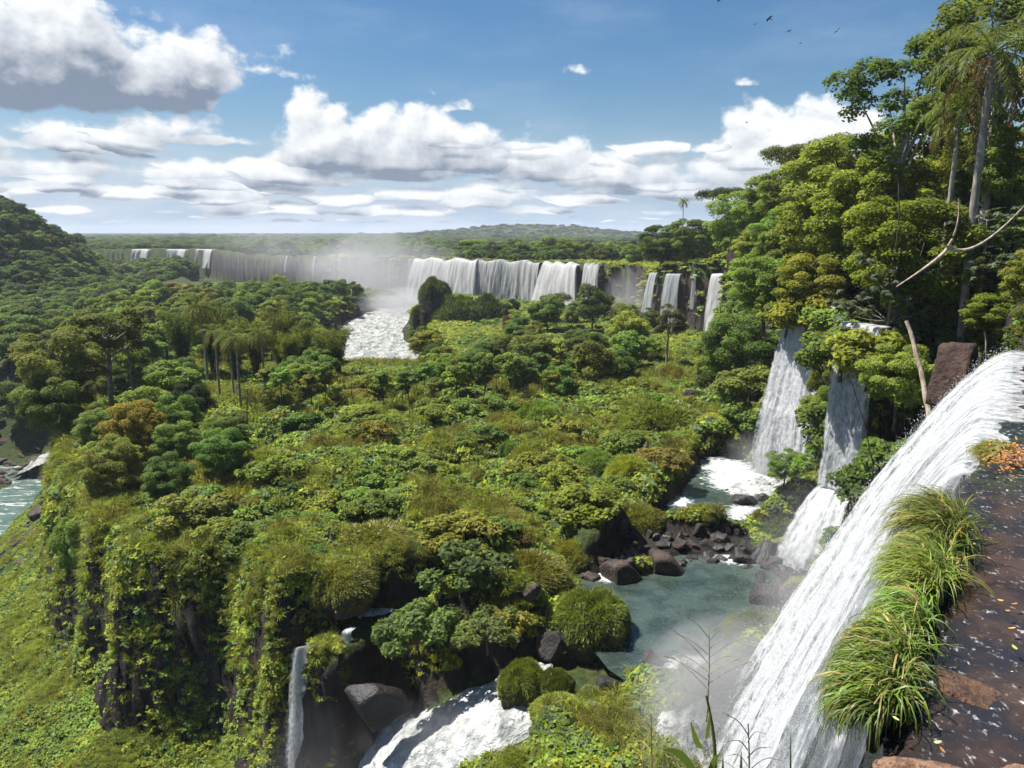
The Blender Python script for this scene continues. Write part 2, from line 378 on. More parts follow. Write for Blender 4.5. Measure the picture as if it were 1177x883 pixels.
def H(X, Y, bumps=True):
    X = np.asarray(X, float); Y = np.asarray(Y, float); D = np.hypot(X, Y)
    nb = fbm(X / 7.0, Y / 7.0, 4, 3); nl = fbm(X / 26.0, Y / 26.0, 4, 9)
    dp = sdp(PLATEAU, X, Y)
    nearlip = sst(31 - Y, 0, 5)
    dpn = dp + (nb * 5 * (1 - 0.8 * nearlip)) * sst(D, 12, 40)
    dg = sdp(GORGE, X, Y) + nb * 3.6
    base = -23.1 + nl * 2.2 + nb * 1.1
    base = base - 2.5 * sst(Y, 120, 230)
    bear = X / np.maximum(Y, 1)
    base = base - .25 * np.clip(Y - 140, 0, 58) * sst(bear, -.27, -.22) * (1 - sst(bear, -.135, -.10)) * (1 - sst(Y, 235, 262))
    if bumps:
        bz = np.zeros_like(base)
        for (bx, by, br, bh) in BUMPS:
            r2 = ((X - bx) ** 2 + (Y - by) ** 2) / (br * br)
            bz = np.maximum(bz, bh * np.sqrt(np.clip(1 - r2, 0, 1)) ** 0.8)
        base = base + bz * sst(Y, 30, 40)
    # tributary fall bottom right of the left gorge, stream, pools
    dch = seg_dist(CHANNEL, X, Y); cz = chan_z(X, Y)
    mL = sst(2.0 - X, 0, 3) * sst(40 - Y, 0, 1.5); base = base - 4.0 * mL * sst(39 - Y, 0, 3)
    base = np.where(dch < 12, cz + (base - cz) * sst(dch, 2.8, 5.2 + 6 * mL), base)
    base = base + (-23.95 + nb * 1.5 - base) * sst(sdp(ROCKY, X, Y), -.8, .8)
    dst = seg_dist(STREAM, X, Y); base = np.where(dst < 2.4, -24.6 + (base + 24.6) * sst(dst, 0.8, 2.2), base)
    for pl in (POOL1, POOL2):
        s = sdp(pl, X, Y) + nb * 1.2
        base = np.where(s > -3, -25.6 + (base + 25.6) * sst(-s, -1.0, 1.6), base)
    dbar = seg_dist(BAR, X, Y); base = np.where(dbar < 1.8, np.maximum(base, -23.95 + nb * 1.6 - 1.6 * sst(dbar, 0.3, 1.8)), base)
    # plunge pool and rapids under the far falls
    dpl = sst(-dp, 30, 16) * sst(Y, 262, 292) * sst(55 - X, 0, 12)
    base = base + (-34 - base) * dpl
    dr = seg_dist(RAPIDS, X, Y) + nl * 8
    base = base + (-36 - base) * sst(-dr, -17, -10)
    # left gorge
    g = -35.0 - 0.72 * np.clip(dg, 0, None) + nl * 3 + nb * 1.6
    g = np.maximum(g, -52)
    lb = -51 + 0.42 * np.clip(dg - 31, 0, None) + nl * 6 + nb * 2
    lb = np.minimum(lb, -13 + nl * 4)
    g = np.where(dg > 28, np.maximum(g, lb), g)
    g = np.maximum(g, -50 + (19 + nl * 8) * sst(Y, 158, 190))
    hill = -64 + 74 * np.exp(-(((X + 262) / 60) ** 2 + ((Y - 380) / 95) ** 2)) + 18 * np.exp(-(((X + 175) / 50) ** 2 + ((Y - 330) / 60) ** 2)) + nl * 5
    g = np.maximum(g, hill + 0 * g - 60 * sst(8 - dg, 0, 20))
    low = base + (g - base) * sst(dg, -0.6, 2.6)
    # plateau
    rise = np.clip(dp - 12, 0, 60) * 0.12 * sst(Y, 30, 44) * (1 - sst(Y, 150, 260))
    back = np.clip(dp - 10, 0, 60) * 0.36 * sst(Y, 165, 190) * (1 - sst(Y, 260, 330)) * sst(X, 34, 44)
    top = pz(Y) + np.minimum(rise, 3) + np.minimum(back, 10.5) + nl * 1.6 * sst(D, 40, 90)
    top = top + 60 * np.exp(-(((X - 60) / 330) ** 2 + ((Y - 2500) / 300) ** 2)) * 0.62 + 14 * sst(Y, 2600, 3400) * (0.6 + nl)
    river = nearlip * sst(dp, -1, 0.3)
    top = top * (1 - nearlip) + (-4.45) * nearlip
    w = np.interp(Y, [0, 28, 36, 150, 200, 300], [1.2, 1.4, 9, 11, 4, 3.0])
    for (fx, fy, fr) in ((24.8, 54.5, 4), (30, 74.2, 4.5), (54, 183, 12), (43, 202, 9)):
        e_ = np.exp(-((X - fx) ** 2 + (Y - fy) ** 2) / (fr * fr)); w = w + (1.6 - w) * e_
        if fy < 100: top = top + np.minimum(-7.2 - top, 0) * np.exp(-((X - fx - 1) ** 2 + (Y - fy) ** 2) / (fr * fr * 1.3))
    h = low + (top - low) * sst(dpn, -0.3, w)
    return h
def Hs(x, y): return float(H(np.array([x]), np.array([y]))[0])

def mat_land():
    m, b = newmat('land')
    ge = b.new('ShaderNodeNewGeometry'); pos = ge.outputs['Position']
    nz = b.sep(ge.outputs['Normal'])[2]
    n1 = b.noise(pos, 0.35, 6, 0.65); n2 = b.noise(pos, 2.2, 6, 0.65); n3 = b.noise(b.v('MULTIPLY', pos, (1, 1, .22)), 0.9, 6, 0.6)
    rock = b.mix(b.ss(n3, 0.36, 0.66), c4(.010, .009, .009), c4(.042, .032, .027))
    rock = b.mix(b.m('MULTIPLY', b.ss(n1, 0.58, 0.72), 0.35), rock, c4(.085, .048, .030))
    ra = b.new('ShaderNodeAttribute', attribute_name='rocky').outputs['Fac']
    rock = b.mix(b.new('ShaderNodeAttribute', attribute_name='far_dark').outputs['Fac'], rock, b.mix(n3, c4(.006, .006, .007), c4(.022, .021, .022)))
    rock = b.mix(ra, rock, b.mix(n2, c4(.008, .007, .007), c4(.030, .024, .021)))
    green = b.mix(b.ss(n2, 0.3, 0.7), c4(.012, .021, .006), c4(.044, .060, .015))
    green = b.mix(b.m('MULTIPLY', b.ss(n1, 0.56, 0.72), 0.6), green, c4(.085, .06, .03))
    nz = b.m('SUBTRACT', nz, b.m('MULTIPLY', ra, .75))
    k = b.ss(b.m('ADD', nz, b.m('MULTIPLY', b.m('SUBTRACT', n1, 0.5), 0.5)), 0.45, 0.68)
    col = b.mix(k, rock, green)
    p = principled(b, col, 0.9, 0.15, b.bump(b.m('ADD', n2, n3), 0.9, 0.3))
    finish(b, p.outputs[0]); return m
def build_land():
    na, nr = 640, 860
    th = np.linspace(R(-58), R(62), na); rr = np.concatenate([np.geomspace(5, 3500, nr - 40), np.geomspace(3560, 9000, 40)])
    T, RR = np.meshgrid(th, rr)
    X = RR * np.sin(T); Y = RR * np.cos(T)
    Z = H(X, Y)
    # craggy sideways displacement where it is steep
    gy, gx = np.gradient(Z); ds = np.hypot(gy / np.gradient(RR, axis=0), gx / (RR * (th[1] - th[0])))
    st = sst(ds, 0.8, 2.2) * np.clip(RR / 60, 0.3, 2.2)
    pts = np.stack([X, Y, Z], -1).reshape(-1, 3)
    s3 = st.reshape(-1)
    idx = np.where(s3 > 0.02)[0]
    q = pts[idx] / np.array([3.2, 3.2, 2.2]) / np.clip(RR.reshape(-1)[idx, None] / 70, 0.8, 4)
    for ax, sd in ((0, 1), (1, 5)): pts[idx, ax] += fbm3(q, 4, sd, 0.6) * 2.6 * s3[idx]
    pts[idx, 2] += fbm3(q * 1.3, 3, 9) * 1.0 * s3[idx]
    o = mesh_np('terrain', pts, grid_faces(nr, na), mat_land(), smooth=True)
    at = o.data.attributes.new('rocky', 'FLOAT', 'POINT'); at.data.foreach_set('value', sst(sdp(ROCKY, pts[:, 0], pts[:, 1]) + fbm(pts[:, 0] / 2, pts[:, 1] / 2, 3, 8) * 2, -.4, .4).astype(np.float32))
    at = o.data.attributes.new('far_dark', 'FLOAT', 'POINT'); at.data.foreach_set('value', (sst(pts[:, 1], 300, 330) * sst(-pts[:, 0], 35, 70)).astype(np.float32))  # mask that gives the far left cliffs a darker rock tone
    tag(o, 'rolling land of islands, gorges and basalt cliffs around the falls', 'terrain', kind='structure')
build_land()

# ================================================================== WATER SURFACES
def mat_water(name, c1, c2, rough=0.08, bscale=2.0, bstr=0.25, foam=None, foam_scale=1.0, stretch=(1, 1, 1), spec=0.5):
    m, b = newmat(name)
    ge = b.new('ShaderNodeNewGeometry'); pos = ge.outputs['Position']
    ps = b.v('MULTIPLY', pos, stretch)
    n1 = b.noise(ps, bscale * 0.25, 4, 0.55); n2 = b.noise(ps, bscale, 5, 0.6, dist=0.4)
    col = b.mix(b.ss(n1, 0.35, 0.65), c1, c2)
    r = rough
    if foam is not None:
        f = foam(b, pos, ps)
        col = b.mix(f, col, c4(.36, .375, .375)); r = b.m('ADD', rough, b.m('MULTIPLY', f, 0.6))
    p = principled(b, col, r, spec, b.bump(n2, bstr, 0.15))
    finish(b, p.outputs[0]); return m
def flat(name, poly, z, mat, label, cat):
    V = np.array([[x, y, z] for x, y in poly]); me = bpy.data.meshes.new(name)
    me.from_pydata(V.tolist(), [], [list(range(len(V)))]); me.materials.append(mat); me.update()
    o = bpy.data.objects.new(name, me); COL.objects.link(o); tag(o, label, cat, kind='structure'); return o
def spots(b, pos, L):
    acc = None
    for (x, y, z, r0, r1) in L:
        f = b.m('SUBTRACT', 1.0, b.ss(b.v('DISTANCE', pos, (x, y, z)), r0, r1)); acc = f if acc is None else b.m('MAXIMUM', acc, f)
    return acc
def foam_pool(b, pos, ps):
    A = P(868, 553, -24); A2 = P(835, 536, -24); B = P(842, 615, -24); C = P(700, 660, -24); D = P(775, 575, -24); E = P(845, 640, -24); G = P(800, 780, -24); K = P(862, 590, -24)
    s = spots(b, pos, [(A[0], A[1], A[2], 1.5, 8.5), (A2[0], A2[1], A2[2], 0, 6.5), (B[0], B[1], B[2], .3, 2.2), (C[0], C[1], C[2], .5, 2.6), (D[0], D[1], D[2], 0, 3.4), (E[0], E[1], E[2], .2, 3.0), (G[0], G[1], G[2], .5, 4), (K[0], K[1], K[2], 0, 4.5)])
    n = b.noise(pos, 1.5, 6, 0.65, dist=1.2); lines = b.noise(b.v('MULTIPLY', pos, (1, 2.2, 1)), 0.8, 5, 0.6, dist=1.6)
    thin = b.m('MULTIPLY', b.ss(b.m('ABSOLUTE', b.m('SUBTRACT', lines, 0.5)), 0.012, 0.0), 0.16)
    return b.m('MAXIMUM', b.m('MULTIPLY', b.ss(b.m('ADD', s, b.m('MULTIPLY', b.m('SUBTRACT', n, 0.5), 1.6)), 0.42, 0.8), b.ss(s, 0.0, 0.2)), thin)
POOLM = mat_water('pool_water', c4(.018, .030, .025), c4(.038, .056, .047), 0.12, 2.2, 0.28, foam_pool, spec=.35)
flat('pool_water', [tuple(P(x_, y_, -24)[:2]) for x_, y_ in [(655, 715), (700, 770), (745, 800), (800, 806), (880, 790), (985, 700), (985, 590), (940, 500), (770, 500), (735, 560), (660, 650)]], -24.0, POOLM, 'calm grey green pools below the tall falls among dark rocks', 'pool')
def foam_gorge(b, pos, ps):
    n = b.noise(b.v('MULTIPLY', pos, (.5, 1.5, 1)), 0.10, 5, 0.6, dist=2.0)
    a = b.ss(b.m('ABSOLUTE', b.m('SUBTRACT', n, 0.5)), 0.022, 0.004)
    n2 = b.noise(pos, 0.8, 5, 0.65)
    return b.m('MULTIPLY', a, b.ss(n2, 0.38, 0.55))
flat('gorge_river', [(-300, 20), (-25, 20), (-40, 60), (-60, 150), (-80, 200), (-300, 260)], -49.6,
     mat_water('gorge_water', c4(.06, .095, .085), c4(.10, .14, .125), 0.12, 1.2, 0.5, foam_gorge), 'green river with white foam lines in the deep gorge', 'river')

# rapids: a tumbling sheet
def mat_rapids(name='rapids_water', ca=c4(.11, .13, .115), cb=c4(.47, .475, .455), bd=1.0):
    m, b = newmat(name); ge = b.new('ShaderNodeNewGeometry'); pos = ge.outputs['Position']
    n = b.noise(b.v('MULTIPLY', pos, (1, .45, 1)), 0.55, 7, 0.62, dist=0.8); n2 = b.noise(pos, 1.6, 6, 0.65, dist=0.6)
    col = b.mix(b.ss(b.m('ADD', b.m('MULTIPLY', n, .6), b.m('MULTIPLY', n2, .4)), 0.38, 0.60), ca, cb)
    p = principled(b, col, 0.6, 0.3, b.bump(b.m('ADD', n, n2), bd, 1.0))
    at = b.new('ShaderNodeAttribute', attribute_name='edge'); n3 = b.noise(pos, 1.1, 6, 0.65, dist=0.8)
    al = b.ss(b.m('SUBTRACT', b.m('ADD', n3, .62), b.m('MULTIPLY', at.outputs['Fac'], 1.0)), 0.10, 0.22)
    tr = b.new('ShaderNodeBsdfTransparent'); mx = b.new('ShaderNodeMixShader'); b.l.new(al, mx.inputs[0]); b.l.new(tr.outputs[0], mx.inputs[1]); b.l.new(p.outputs[0], mx.inputs[2])
    finish(b, mx.outputs[0]); return m
RAPM = mat_rapids(); CASM = mat_rapids('cascade_water', c4(.20, .22, .21), c4(.56, .57, .56), .8)
def ribbon(name, line, wid, zf, nu, nv, amp, fs, mat, seed, label, cat, kind='structure', group=None):
    line = np.array(line, float); s = np.r_[0, np.cumsum(np.hypot(*np.diff(line[:, :2], axis=0).T))]
    t = np.linspace(0, s[-1], nv); c = np.stack([np.interp(t, s, line[:, i]) for i in range(2)], 1)
    k = max(1, nv // 12); cc = np.pad(c, ((k, k), (0, 0)), 'edge'); c = np.stack([np.convolve(cc[:, i], np.ones(2 * k + 1) / (2 * k + 1), 'valid') for i in range(2)], 1)
    tg = np.gradient(c, axis=0); tg /= np.linalg.norm(tg, axis=1)[:, None]; nr_ = np.stack([-tg[:, 1], tg[:, 0]], 1)
    w = np.interp(t, s, np.broadcast_to(np.asarray(wid, float), s.shape))
    a = np.linspace(-1, 1, nu); XY = c[:, None, :] + nr_[:, None, :] * (w[:, None] * a[None, :])[:, :, None]
    z = np.interp(t, s, np.asarray(zf, float))[:, None] + np.zeros(nu)
    q = np.stack([XY[..., 0], XY[..., 1], z * 0], -1).reshape(-1, 3)
    z = z + (amp * 2 * np.abs(fbm3(q / fs, 5, seed, 0.6)) + amp * fbm3(q / (fs * 3), 3, seed + 7)).reshape(z.shape)
    z = z - (1.1 if cat == 'cascade' else .3) * np.abs(a)[None, :] ** 4
    V = np.concatenate([XY, z[..., None]], -1).reshape(-1, 3)
    o = mesh_np(name, V, grid_faces(nv, nu), mat, smooth=True); tag(o, label, cat, group, kind)
    ed = np.abs(a)[None, :] ** (7 if cat == 'cascade' else 3) + 0 * t[:, None]; ed = np.maximum(ed, (1 - sst(np.minimum(t, s[-1] - t), 0, 1.5))[:, None]); at = o.data.attributes.new('edge', 'FLOAT', 'POINT'); at.data.foreach_set('value', ed.reshape(-1).astype(np.float32)); return o
ribbon('rapids', [(-30, 345), (-44, 322), (-50, 285), (-47, 255), (-41, 215), (-50, 190), (-78, 172), (-110, 165)], [52, 36, 20, 17, 16, 14, 14, 16], [-32.0, -32.3, -33, -34, -35, -36, -40, -48.5], 90, 260, 1.5, 6, RAPM, 3,
       'white rapids rushing away from the wide curtain fall', 'rapids')
ribbon('cascade_water', [tuple(P(640, 780, -24.6)[:2])] + [tuple(p_) for p_ in CHANNEL] + [(-14, 41)], [1.8, 2.8, 3.9, 4.2, 3.9, 3.0, 2.4, 2], [-24.5, -24.8, -25.9, -27.9, -30.4, -31.8, -35.0, -43], 70, 220, .62, 1.3, CASM, 9,
       'white cascade tumbling between the grassy rock and the shrub slope', 'cascade')
# white water at the foot of the near curtain and of the tall fall
def foam_patch(name, c, rx, ry, rot, z, amp, label, seed):
    nr, na = 34, 72; r = np.linspace(0, 1, nr)[:, None]; a = np.linspace(0, 2 * np.pi, na)[None, :]
    k = 1 + 0.35 * fbm(np.cos(a) * 2 + seed, np.sin(a) * 2, 3, seed)
    x = r * k * np.cos(a) * rx; y = r * k * np.sin(a) * ry; X = c[0] + x * math.cos(rot) - y * math.sin(rot); Y = c[1] + x * math.sin(rot) + y * math.cos(rot)
    Z = z + amp * (1 - r ** 2) * (0.5 + 2.2 * np.abs(fbm(X / .9, Y / .9, 4, seed))) - 0.12 * (r > .98)
    o = mesh_np(name, np.stack([X, Y, Z], -1).reshape(-1, 3), grid_faces(nr, na), CASM, smooth=True); tag(o, label, 'foam', kind='stuff')
    at = o.data.attributes.new('edge', 'FLOAT', 'POINT'); at.data.foreach_set('value', (r ** 1.3 + 0 * a).reshape(-1).astype(np.float32)); return o
foam_patch('white_water', P(832, 862, -23.4), 6.5, 4.2, .4, -23.8, 2.0, 'boiling white water at the foot of the big near curtain fall', 3)
foam_patch('white_water', P(880, 560, -24), 4.6, 2.4, .5, -23.95, 0.7, 'white water heaped round the foot of the tall fall', 8)

foam_patch('white_water', P(431, 704, -24), 1.15, .55, .3, -24.02, 0.25, 'small white pool among the shrubs above the thin gorge fall', 12)
# ================================================================== UPPER RIVER (the ledge beside the viewer)
LIP = [(2.3, 3.2), (2.9, 5.5), (18.1, 27.1)]
LIPN = np.array([-0.817, 0.576])
def mat_upper():
    m, b = newmat('upper_river'); ge = b.new('ShaderNodeNewGeometry'); pos = ge.outputs['Position']
    flow = b.v('MULTIPLY', pos, (1.6, 1.0, 1))
    big = b.noise(pos, 0.42, 5, 0.6); med = b.noise(pos, 1.7, 6, 0.62); fine = b.noise(flow, 9.0, 6, 0.65, dist=0.5)
    sk = b.sep(pos)
    rip = b.noise(b.v('MULTIPLY', b.v('ADD', pos, b.v('MULTIPLY', b.noise(pos, 1.0, 2, out='Color'), (.6, .6, 0))), (3.2, 1.2, 1)), 3.0, 5, 0.6)
    brown = b.mix(b.ss(med, 0.35, 0.65), c4(.014, .009, .008), c4(.058, .034, .022))
    shelf = b.ss(b.m('ADD', big, b.m('MULTIPLY', med, 0.35)), 0.62, 0.74)
    col = b.mix(b.m('MULTIPLY', shelf, .75), b.mix(b.ss(big, 0.4, 0.6), c4(.012, .012, .016), c4(.030, .020, .016)), brown)
    green = b.m('MULTIPLY', b.ss(sk[1], 10.5, 12.5), b.m('SUBTRACT', 1.0, b.ss(sk[1], 15, 19)))
    col = b.mix(b.m('MULTIPLY', b.m('MULTIPLY', green, b.ss(med, 0.4, 0.6)), .55), col, c4(.03, .055, .02))
    # sparkling froth where the sheet breaks over ledges
    froth = b.m('MULTIPLY', b.ss(fine, 0.56, 0.66), b.ss(b.m('ADD', rip, b.m('MULTIPLY', b.m('SUBTRACT', big, .5), -0.5)), 0.46, 0.62))
    streak = b.m('MULTIPLY', b.ss(rip, 0.58, 0.66), b.ss(fine, 0.5, 0.6))
    col = b.mix(b.m('MULTIPLY', b.m('MAXIMUM', froth, b.m('MULTIPLY', streak, 0.6)), .85), col, c4(.45, .45, .47))
    p = principled(b, col, 0.16, 0.5, b.bump(b.m('ADD', b.m('MULTIPLY', rip, .8), b.m('MULTIPLY', fine, .35)), 0.55, 0.10))
    finish(b, p.outputs[0]); return m
def build_upper():
    nu, nv = 170, 240
    s = np.linspace(-6, 31, nv); a = np.linspace(0, 1, nu) ** 1.5 * 42
    p0 = np.array(LIP[1]); d = (np.array(LIP[2]) - p0); d /= np.linalg.norm(d)
    X = p0[0] + d[0] * s[:, None] - LIPN[0] * a[None, :]; Y = p0[1] + d[1] * s[:, None] - LIPN[1] * a[None, :]
    e = fbm(s / 1.3, s * 0, 4, 4)[:, None] * 0.55 * np.exp(-a[None, :] / 1.2)
    X = X + LIPN[0] * e; Y = Y + LIPN[1] * e
    ripple = fbm(X / 1.1, Y / 1.1, 5, 21, 0.55)
    ledge = sst(fbm(X / 3.0, Y / 3.0, 3, 31), -0.02, 0.10)
    Z = -4.0 + 0.10 * ripple + 0.07 * ledge + 0.05 * fbm(X / .28, Y / .28, 3, 51) - 0.14 * np.exp(-a[None, :] / 0.35)
    V = np.stack([X, Y, Z], -1)
    sk = V[:, 0, :].copy(); rows = [V]
    o = mesh_np('upper_river', V.reshape(-1, 3), grid_faces(nv, nu), mat_upper(), smooth=True)
    tag(o, 'shallow dark brown river sliding over a rock shelf to the lip', 'river', kind='structure')
    # rock face under the lip
    nz = 60; zz = np.linspace(0, 1, nz)[:, None]
    bx = sk[:, 0][None, :] - LIPN[0] * (0.15 + 0 * zz); by = sk[:, 1][None, :] - LIPN[1] * 0.15
    z = -4.05 - zz * 21 + 0 * bx
    q = np.stack([bx + 0 * zz, by + 0 * zz, z], -1).reshape(-1, 3)
    dd = (fbm3(q / np.array([1.6, 1.6, .9]), 5, 3, .6) * 1.3).reshape(nz, -1) - 0.9 * sst(zz, .0, .12) * 1
    VV = np.stack([bx + LIPN[0] * dd, by + LIPN[1] * dd, z], -1)
    o = mesh_np('rock_face', VV.reshape(-1, 3), grid_faces(nz, nv), ROCKW, smooth=True)
    tag(o, 'dark wet basalt face under the river lip', 'cliff', kind='structure')
build_upper()

# ================================================================== WATERFALLS
def mat_fall(name, fx=3.0, fy=0.16, cover=0.5, soft=0.18, col=(.80, .82, .84), shade=(.42, .45, .47), grain=0.0):
    m, b = newmat(name)
    uv = b.new('ShaderNodeUVMap').outputs[0]; ge = b.new('ShaderNodeNewGeometry')
    s_ = b.sep(uv)
    wob = b.noise(b.v('MULTIPLY', uv, (fx * .35, fy * .8, 1)), 1.0, 3, 0.5, out='Color')
    q = b.v('ADD', b.v('MULTIPLY', uv, (fx, fy, 1)), b.v('MULTIPLY', wob, (.7, .3, 0)))
    n1 = b.noise(q, 1.0, 6, 0.6); n2 = b.noise(b.v('MULTIPLY', uv, (fx * 4, fy * 5, 1)), 1.0, 5, 0.62)
    n3 = b.noise(b.v('MULTIPLY', uv, (fx * .22, fy * .25, 1)), 1.0, 3, 0.5)
    d = b.m('ADD', b.m('MULTIPLY', n1, .62), b.m('ADD', b.m('MULTIPLY', n2, .28), b.m('MULTIPLY', n3, .35)))
    if grain: d = b.m('ADD', d, b.m('MULTIPLY', b.m('SUBTRACT', b.noise(b.v('MULTIPLY', uv, (1, .55, 1)), grain, 3, 0.7), .5), .7))
    at = b.new('ShaderNodeAttribute', attribute_name='edge')
    d = b.m('SUBTRACT', d, at.outputs['Fac'])
    th = 1.25 * (1 - cover)
    al = b.ss(d, th - soft, th + soft)
    cc = b.mix(b.ss(d, th - .05, th + .34), c4(*shade), c4(*col))
    p = principled(b, cc, 0.55, 0.3, b.bump(d, 0.8, 0.25))
    t = b.new('ShaderNodeBsdfTranslucent'); b.set(t.inputs['Color'], cc)
    mx = b.new('ShaderNodeMixShader'); mx.inputs[0].default_value = 0.55; b.l.new(p.outputs[0], mx.inputs[1]); b.l.new(t.outputs[0], mx.inputs[2])
    tr = b.new('ShaderNodeBsdfTransparent'); m2 = b.new('ShaderNodeMixShader'); b.l.new(al, m2.inputs[0]); b.l.new(tr.outputs[0], m2.inputs[1]); b.l.new(mx.outputs[0], m2.inputs[2])
    finish(b, m2.outputs[0]); return m
FALL_NEAR = mat_fall('fall_near', 2.4, .42, .545, .16, (.80, .81, .82), (.56, .58, .60), grain=3.5)
FALL_MID = mat_fall('fall_mid', 1.9, .14, .60, .16, (.76, .77, .78), (.48, .50, .52), grain=3.0)
FALL_FAR = mat_fall('fall_far', .85, .035, .63, .12, (.74, .74, .725), (.40, .41, .405))
FALL_FAR2 = mat_fall('fall_far_broken', .55, .03, .55, .10, (.74, .74, .725), (.40, .41, .405))
FALL_THIN = mat_fall('fall_thin', 1.2, .06, .50, .16, (.78, .80, .82), (.45, .48, .50))

def waterfall(name, top, bottom_z, out, mat, label, layers=3, nu=60, nv=70, run=1.2, amp=0.3, fs=1.2, spread=0.0, seed=1, gap=0.25, normal=None, edge_soft=0.10, fade=0.0, ledge=0.0, group=None, opow=.5):
    """curtain falling from the crest line 'top' (list of x,y,z) to bottom_z, thrown 'out' metres clear of the rock"""
    top = np.array(top, float); s = np.r_[0, np.cumsum(np.linalg.norm(np.diff(top, axis=0), axis=1))]
    Vs = Acc(); UV = []; ED = []
    for k in range(layers):
        t = np.linspace(0, s[-1], nu); c = np.stack([np.interp(t, s, top[:, i]) for i in range(3)], 1)
        if normal is None:
            tg = np.gradient(c, axis=0)[:, :2]; tg /= np.linalg.norm(tg, axis=1)[:, None]; n = np.stack([-tg[:, 1], tg[:, 0]], 1)
        else: n = np.tile(np.array(normal, float), (nu, 1))
        drop = np.asarray(c[:, 2] - np.interp(t / s[-1], np.linspace(0, 1, len(np.atleast_1d(bottom_z))), np.atleast_1d(bottom_z)))
        tau = np.linspace(-0.12, 1, nv)[:, None]; tp = np.clip(tau, 0, 1)
        o_ = (out if np.isscalar(out) else np.interp(t, [0, s[-1]], out)[None, :]) * tp ** opow * (1 - .10 * k) + run * np.where(tau < 0, tau / 0.12, 0) * 1.0
        o_ = o_ + ledge * sst(tp, .55, .62)
        z = c[None, :, 2] - drop[None, :] * tp - 0.05 * k
        lat = (t / s[-1] - .5)[None, :] * spread * tp
        tg3 = (top[-1] - top[0])[:2] / np.linalg.norm((top[-1] - top[0])[:2])
        g1 = fbm(np.tile(t / fs, (nv, 1)) + 31 * k + seed * 5.1, tp * drop.mean() / (fs * 7) + seed, 4, seed + k)
        g2 = fbm(np.tile(t / fs * 3, (nv, 1)) + 11 * k, tp * drop.mean() / (fs * 2), 4, seed + k + 5)
        dsp = (g1 * amp * 2 + g2 * amp * .8) * (0.15 + tp) + (k - (layers - 1) / 2) * -gap * (0.2 + tp)
        X = c[None, :, 0] + n[None, :, 0] * (o_ + dsp) + tg3[0] * lat; Y = c[None, :, 1] + n[None, :, 1] * (o_ + dsp) + tg3[1] * lat
        Z = z + 0 * X
        Vs.add(np.stack([X, Y, Z], -1).reshape(-1, 3), grid_faces(nv, nu))
        UV.append(np.stack([np.tile(t, (nv, 1)) + 37.3 * k + seed * 3.3, tau * drop.mean() + 0 * t[None, :] + 19 * k], -1).reshape(-1, 2))
        ee = np.minimum(t, s[-1] - t)[None, :]
        ED.append(((1 - sst(ee, 0, edge_soft * s[-1])) * .45 + fade * sst(tp, .55, 1.0) + .30 * (1 - sst(tau, -0.12, -0.06))).reshape(-1) + 0 * X.reshape(-1))
    V, F = Vs.get(); o = mesh_np(name, V, F, mat, smooth=True, uv=np.concatenate(UV))
    at = o.data.attributes.new('edge', 'FLOAT', 'POINT'); at.data.foreach_set('value', np.concatenate(ED).astype(np.float32))
    tag(o, label, 'waterfall', group); return o
def lipz(pts): return [(x, y, z) for x, y, z in pts]
# the near curtain beside the viewer
lp = np.array(LIP[1]); ld = np.array(LIP[2]) - lp; LL = np.linalg.norm(ld)
waterfall('waterfall', [(lp[0] + ld[0] * f, lp[1] + ld[1] * f, -4.05) for f in np.linspace(0.30, 1.0, 14)], -24.2, (5.0, 9.3), FALL_NEAR,
          'broad white curtain plunging off the river ledge beside the grass tufts', layers=5, nu=160, nv=180, run=1.6, amp=0.55, fs=.9, seed=2, gap=.6, normal=LIPN, edge_soft=.05, fade=.30, opow=.70)
# tall fall behind the trees
waterfall('waterfall', [(30.6, 71.0, -6.7), (29.5, 74.4, -6.7), (28.2, 77.6, -6.7)], -24.2, 3.2, FALL_MID, 'tall white fall dropping past the trees into the green pool', layers=3, nu=80, nv=120, run=2, amp=.55, fs=1.0, spread=3.0, seed=5, gap=.4, normal=(-.88, -.47), ledge=.15, fade=.05)
waterfall('waterfall', [(25.5, 52.6, -6.4), (24.8, 54.6, -6.4), (24.1, 56.6, -6.4)], -18.6, .9, FALL_MID, 'narrow white fall half hidden by dark foliage and a bare trunk', layers=2, nu=50, nv=80, run=1.6, amp=.3, fs=.8, seed=7, normal=(-.9, -.43))
waterfall('waterfall', [(24.6, 52.6, -18.7), (24.0, 54.4, -18.7), (23.0, 56.0, -18.9)], -24.05, 4.6, FALL_MID, 'low broken cascade fanning over mossy rocks below the narrow fall', layers=2, nu=50, nv=50, run=.8, amp=.5, fs=.7, spread=2.5, seed=9, normal=(-.72, -.69), fade=.12)
# the pair of falls round the bend
waterfall('waterfall', [(55.3, 186.6, -9.7), (51.5, 190.4, -9.7), (49.4, 192.6, -9.9)], -25, 3.2, FALL_FAR, 'bright white fall at the edge of the hillside forest', layers=3, nu=50, nv=60, amp=.8, fs=2.0, seed=11, spread=-.5)
waterfall('waterfall', [(43.6, 198.5, -10.2), (40.2, 203.4, -10.4)], -26, 2.2, FALL_THIN, 'veil fall beside the bright fall, behind the round dark tree', layers=3, nu=40, nv=60, amp=.8, fs=1.8, seed=13, spread=2)
waterfall('waterfall', [(38.9, 206.2, -10.3), (37.8, 212.5, -10.6)], -27, 2.4, FALL_THIN, 'greenish slanting veil fall at the mouth of the shaded gully', layers=2, nu=40, nv=60, amp=.8, fs=1.8, seed=14, spread=3)
waterfall('waterfall', [(46.6, 195.2, -10.2), (45.7, 196.2, -10.2)], -19, .8, FALL_THIN, 'thin white thread of water between the veil fall and bright fall', layers=2, nu=14, nv=50, amp=.3, fs=1.2, seed=15)
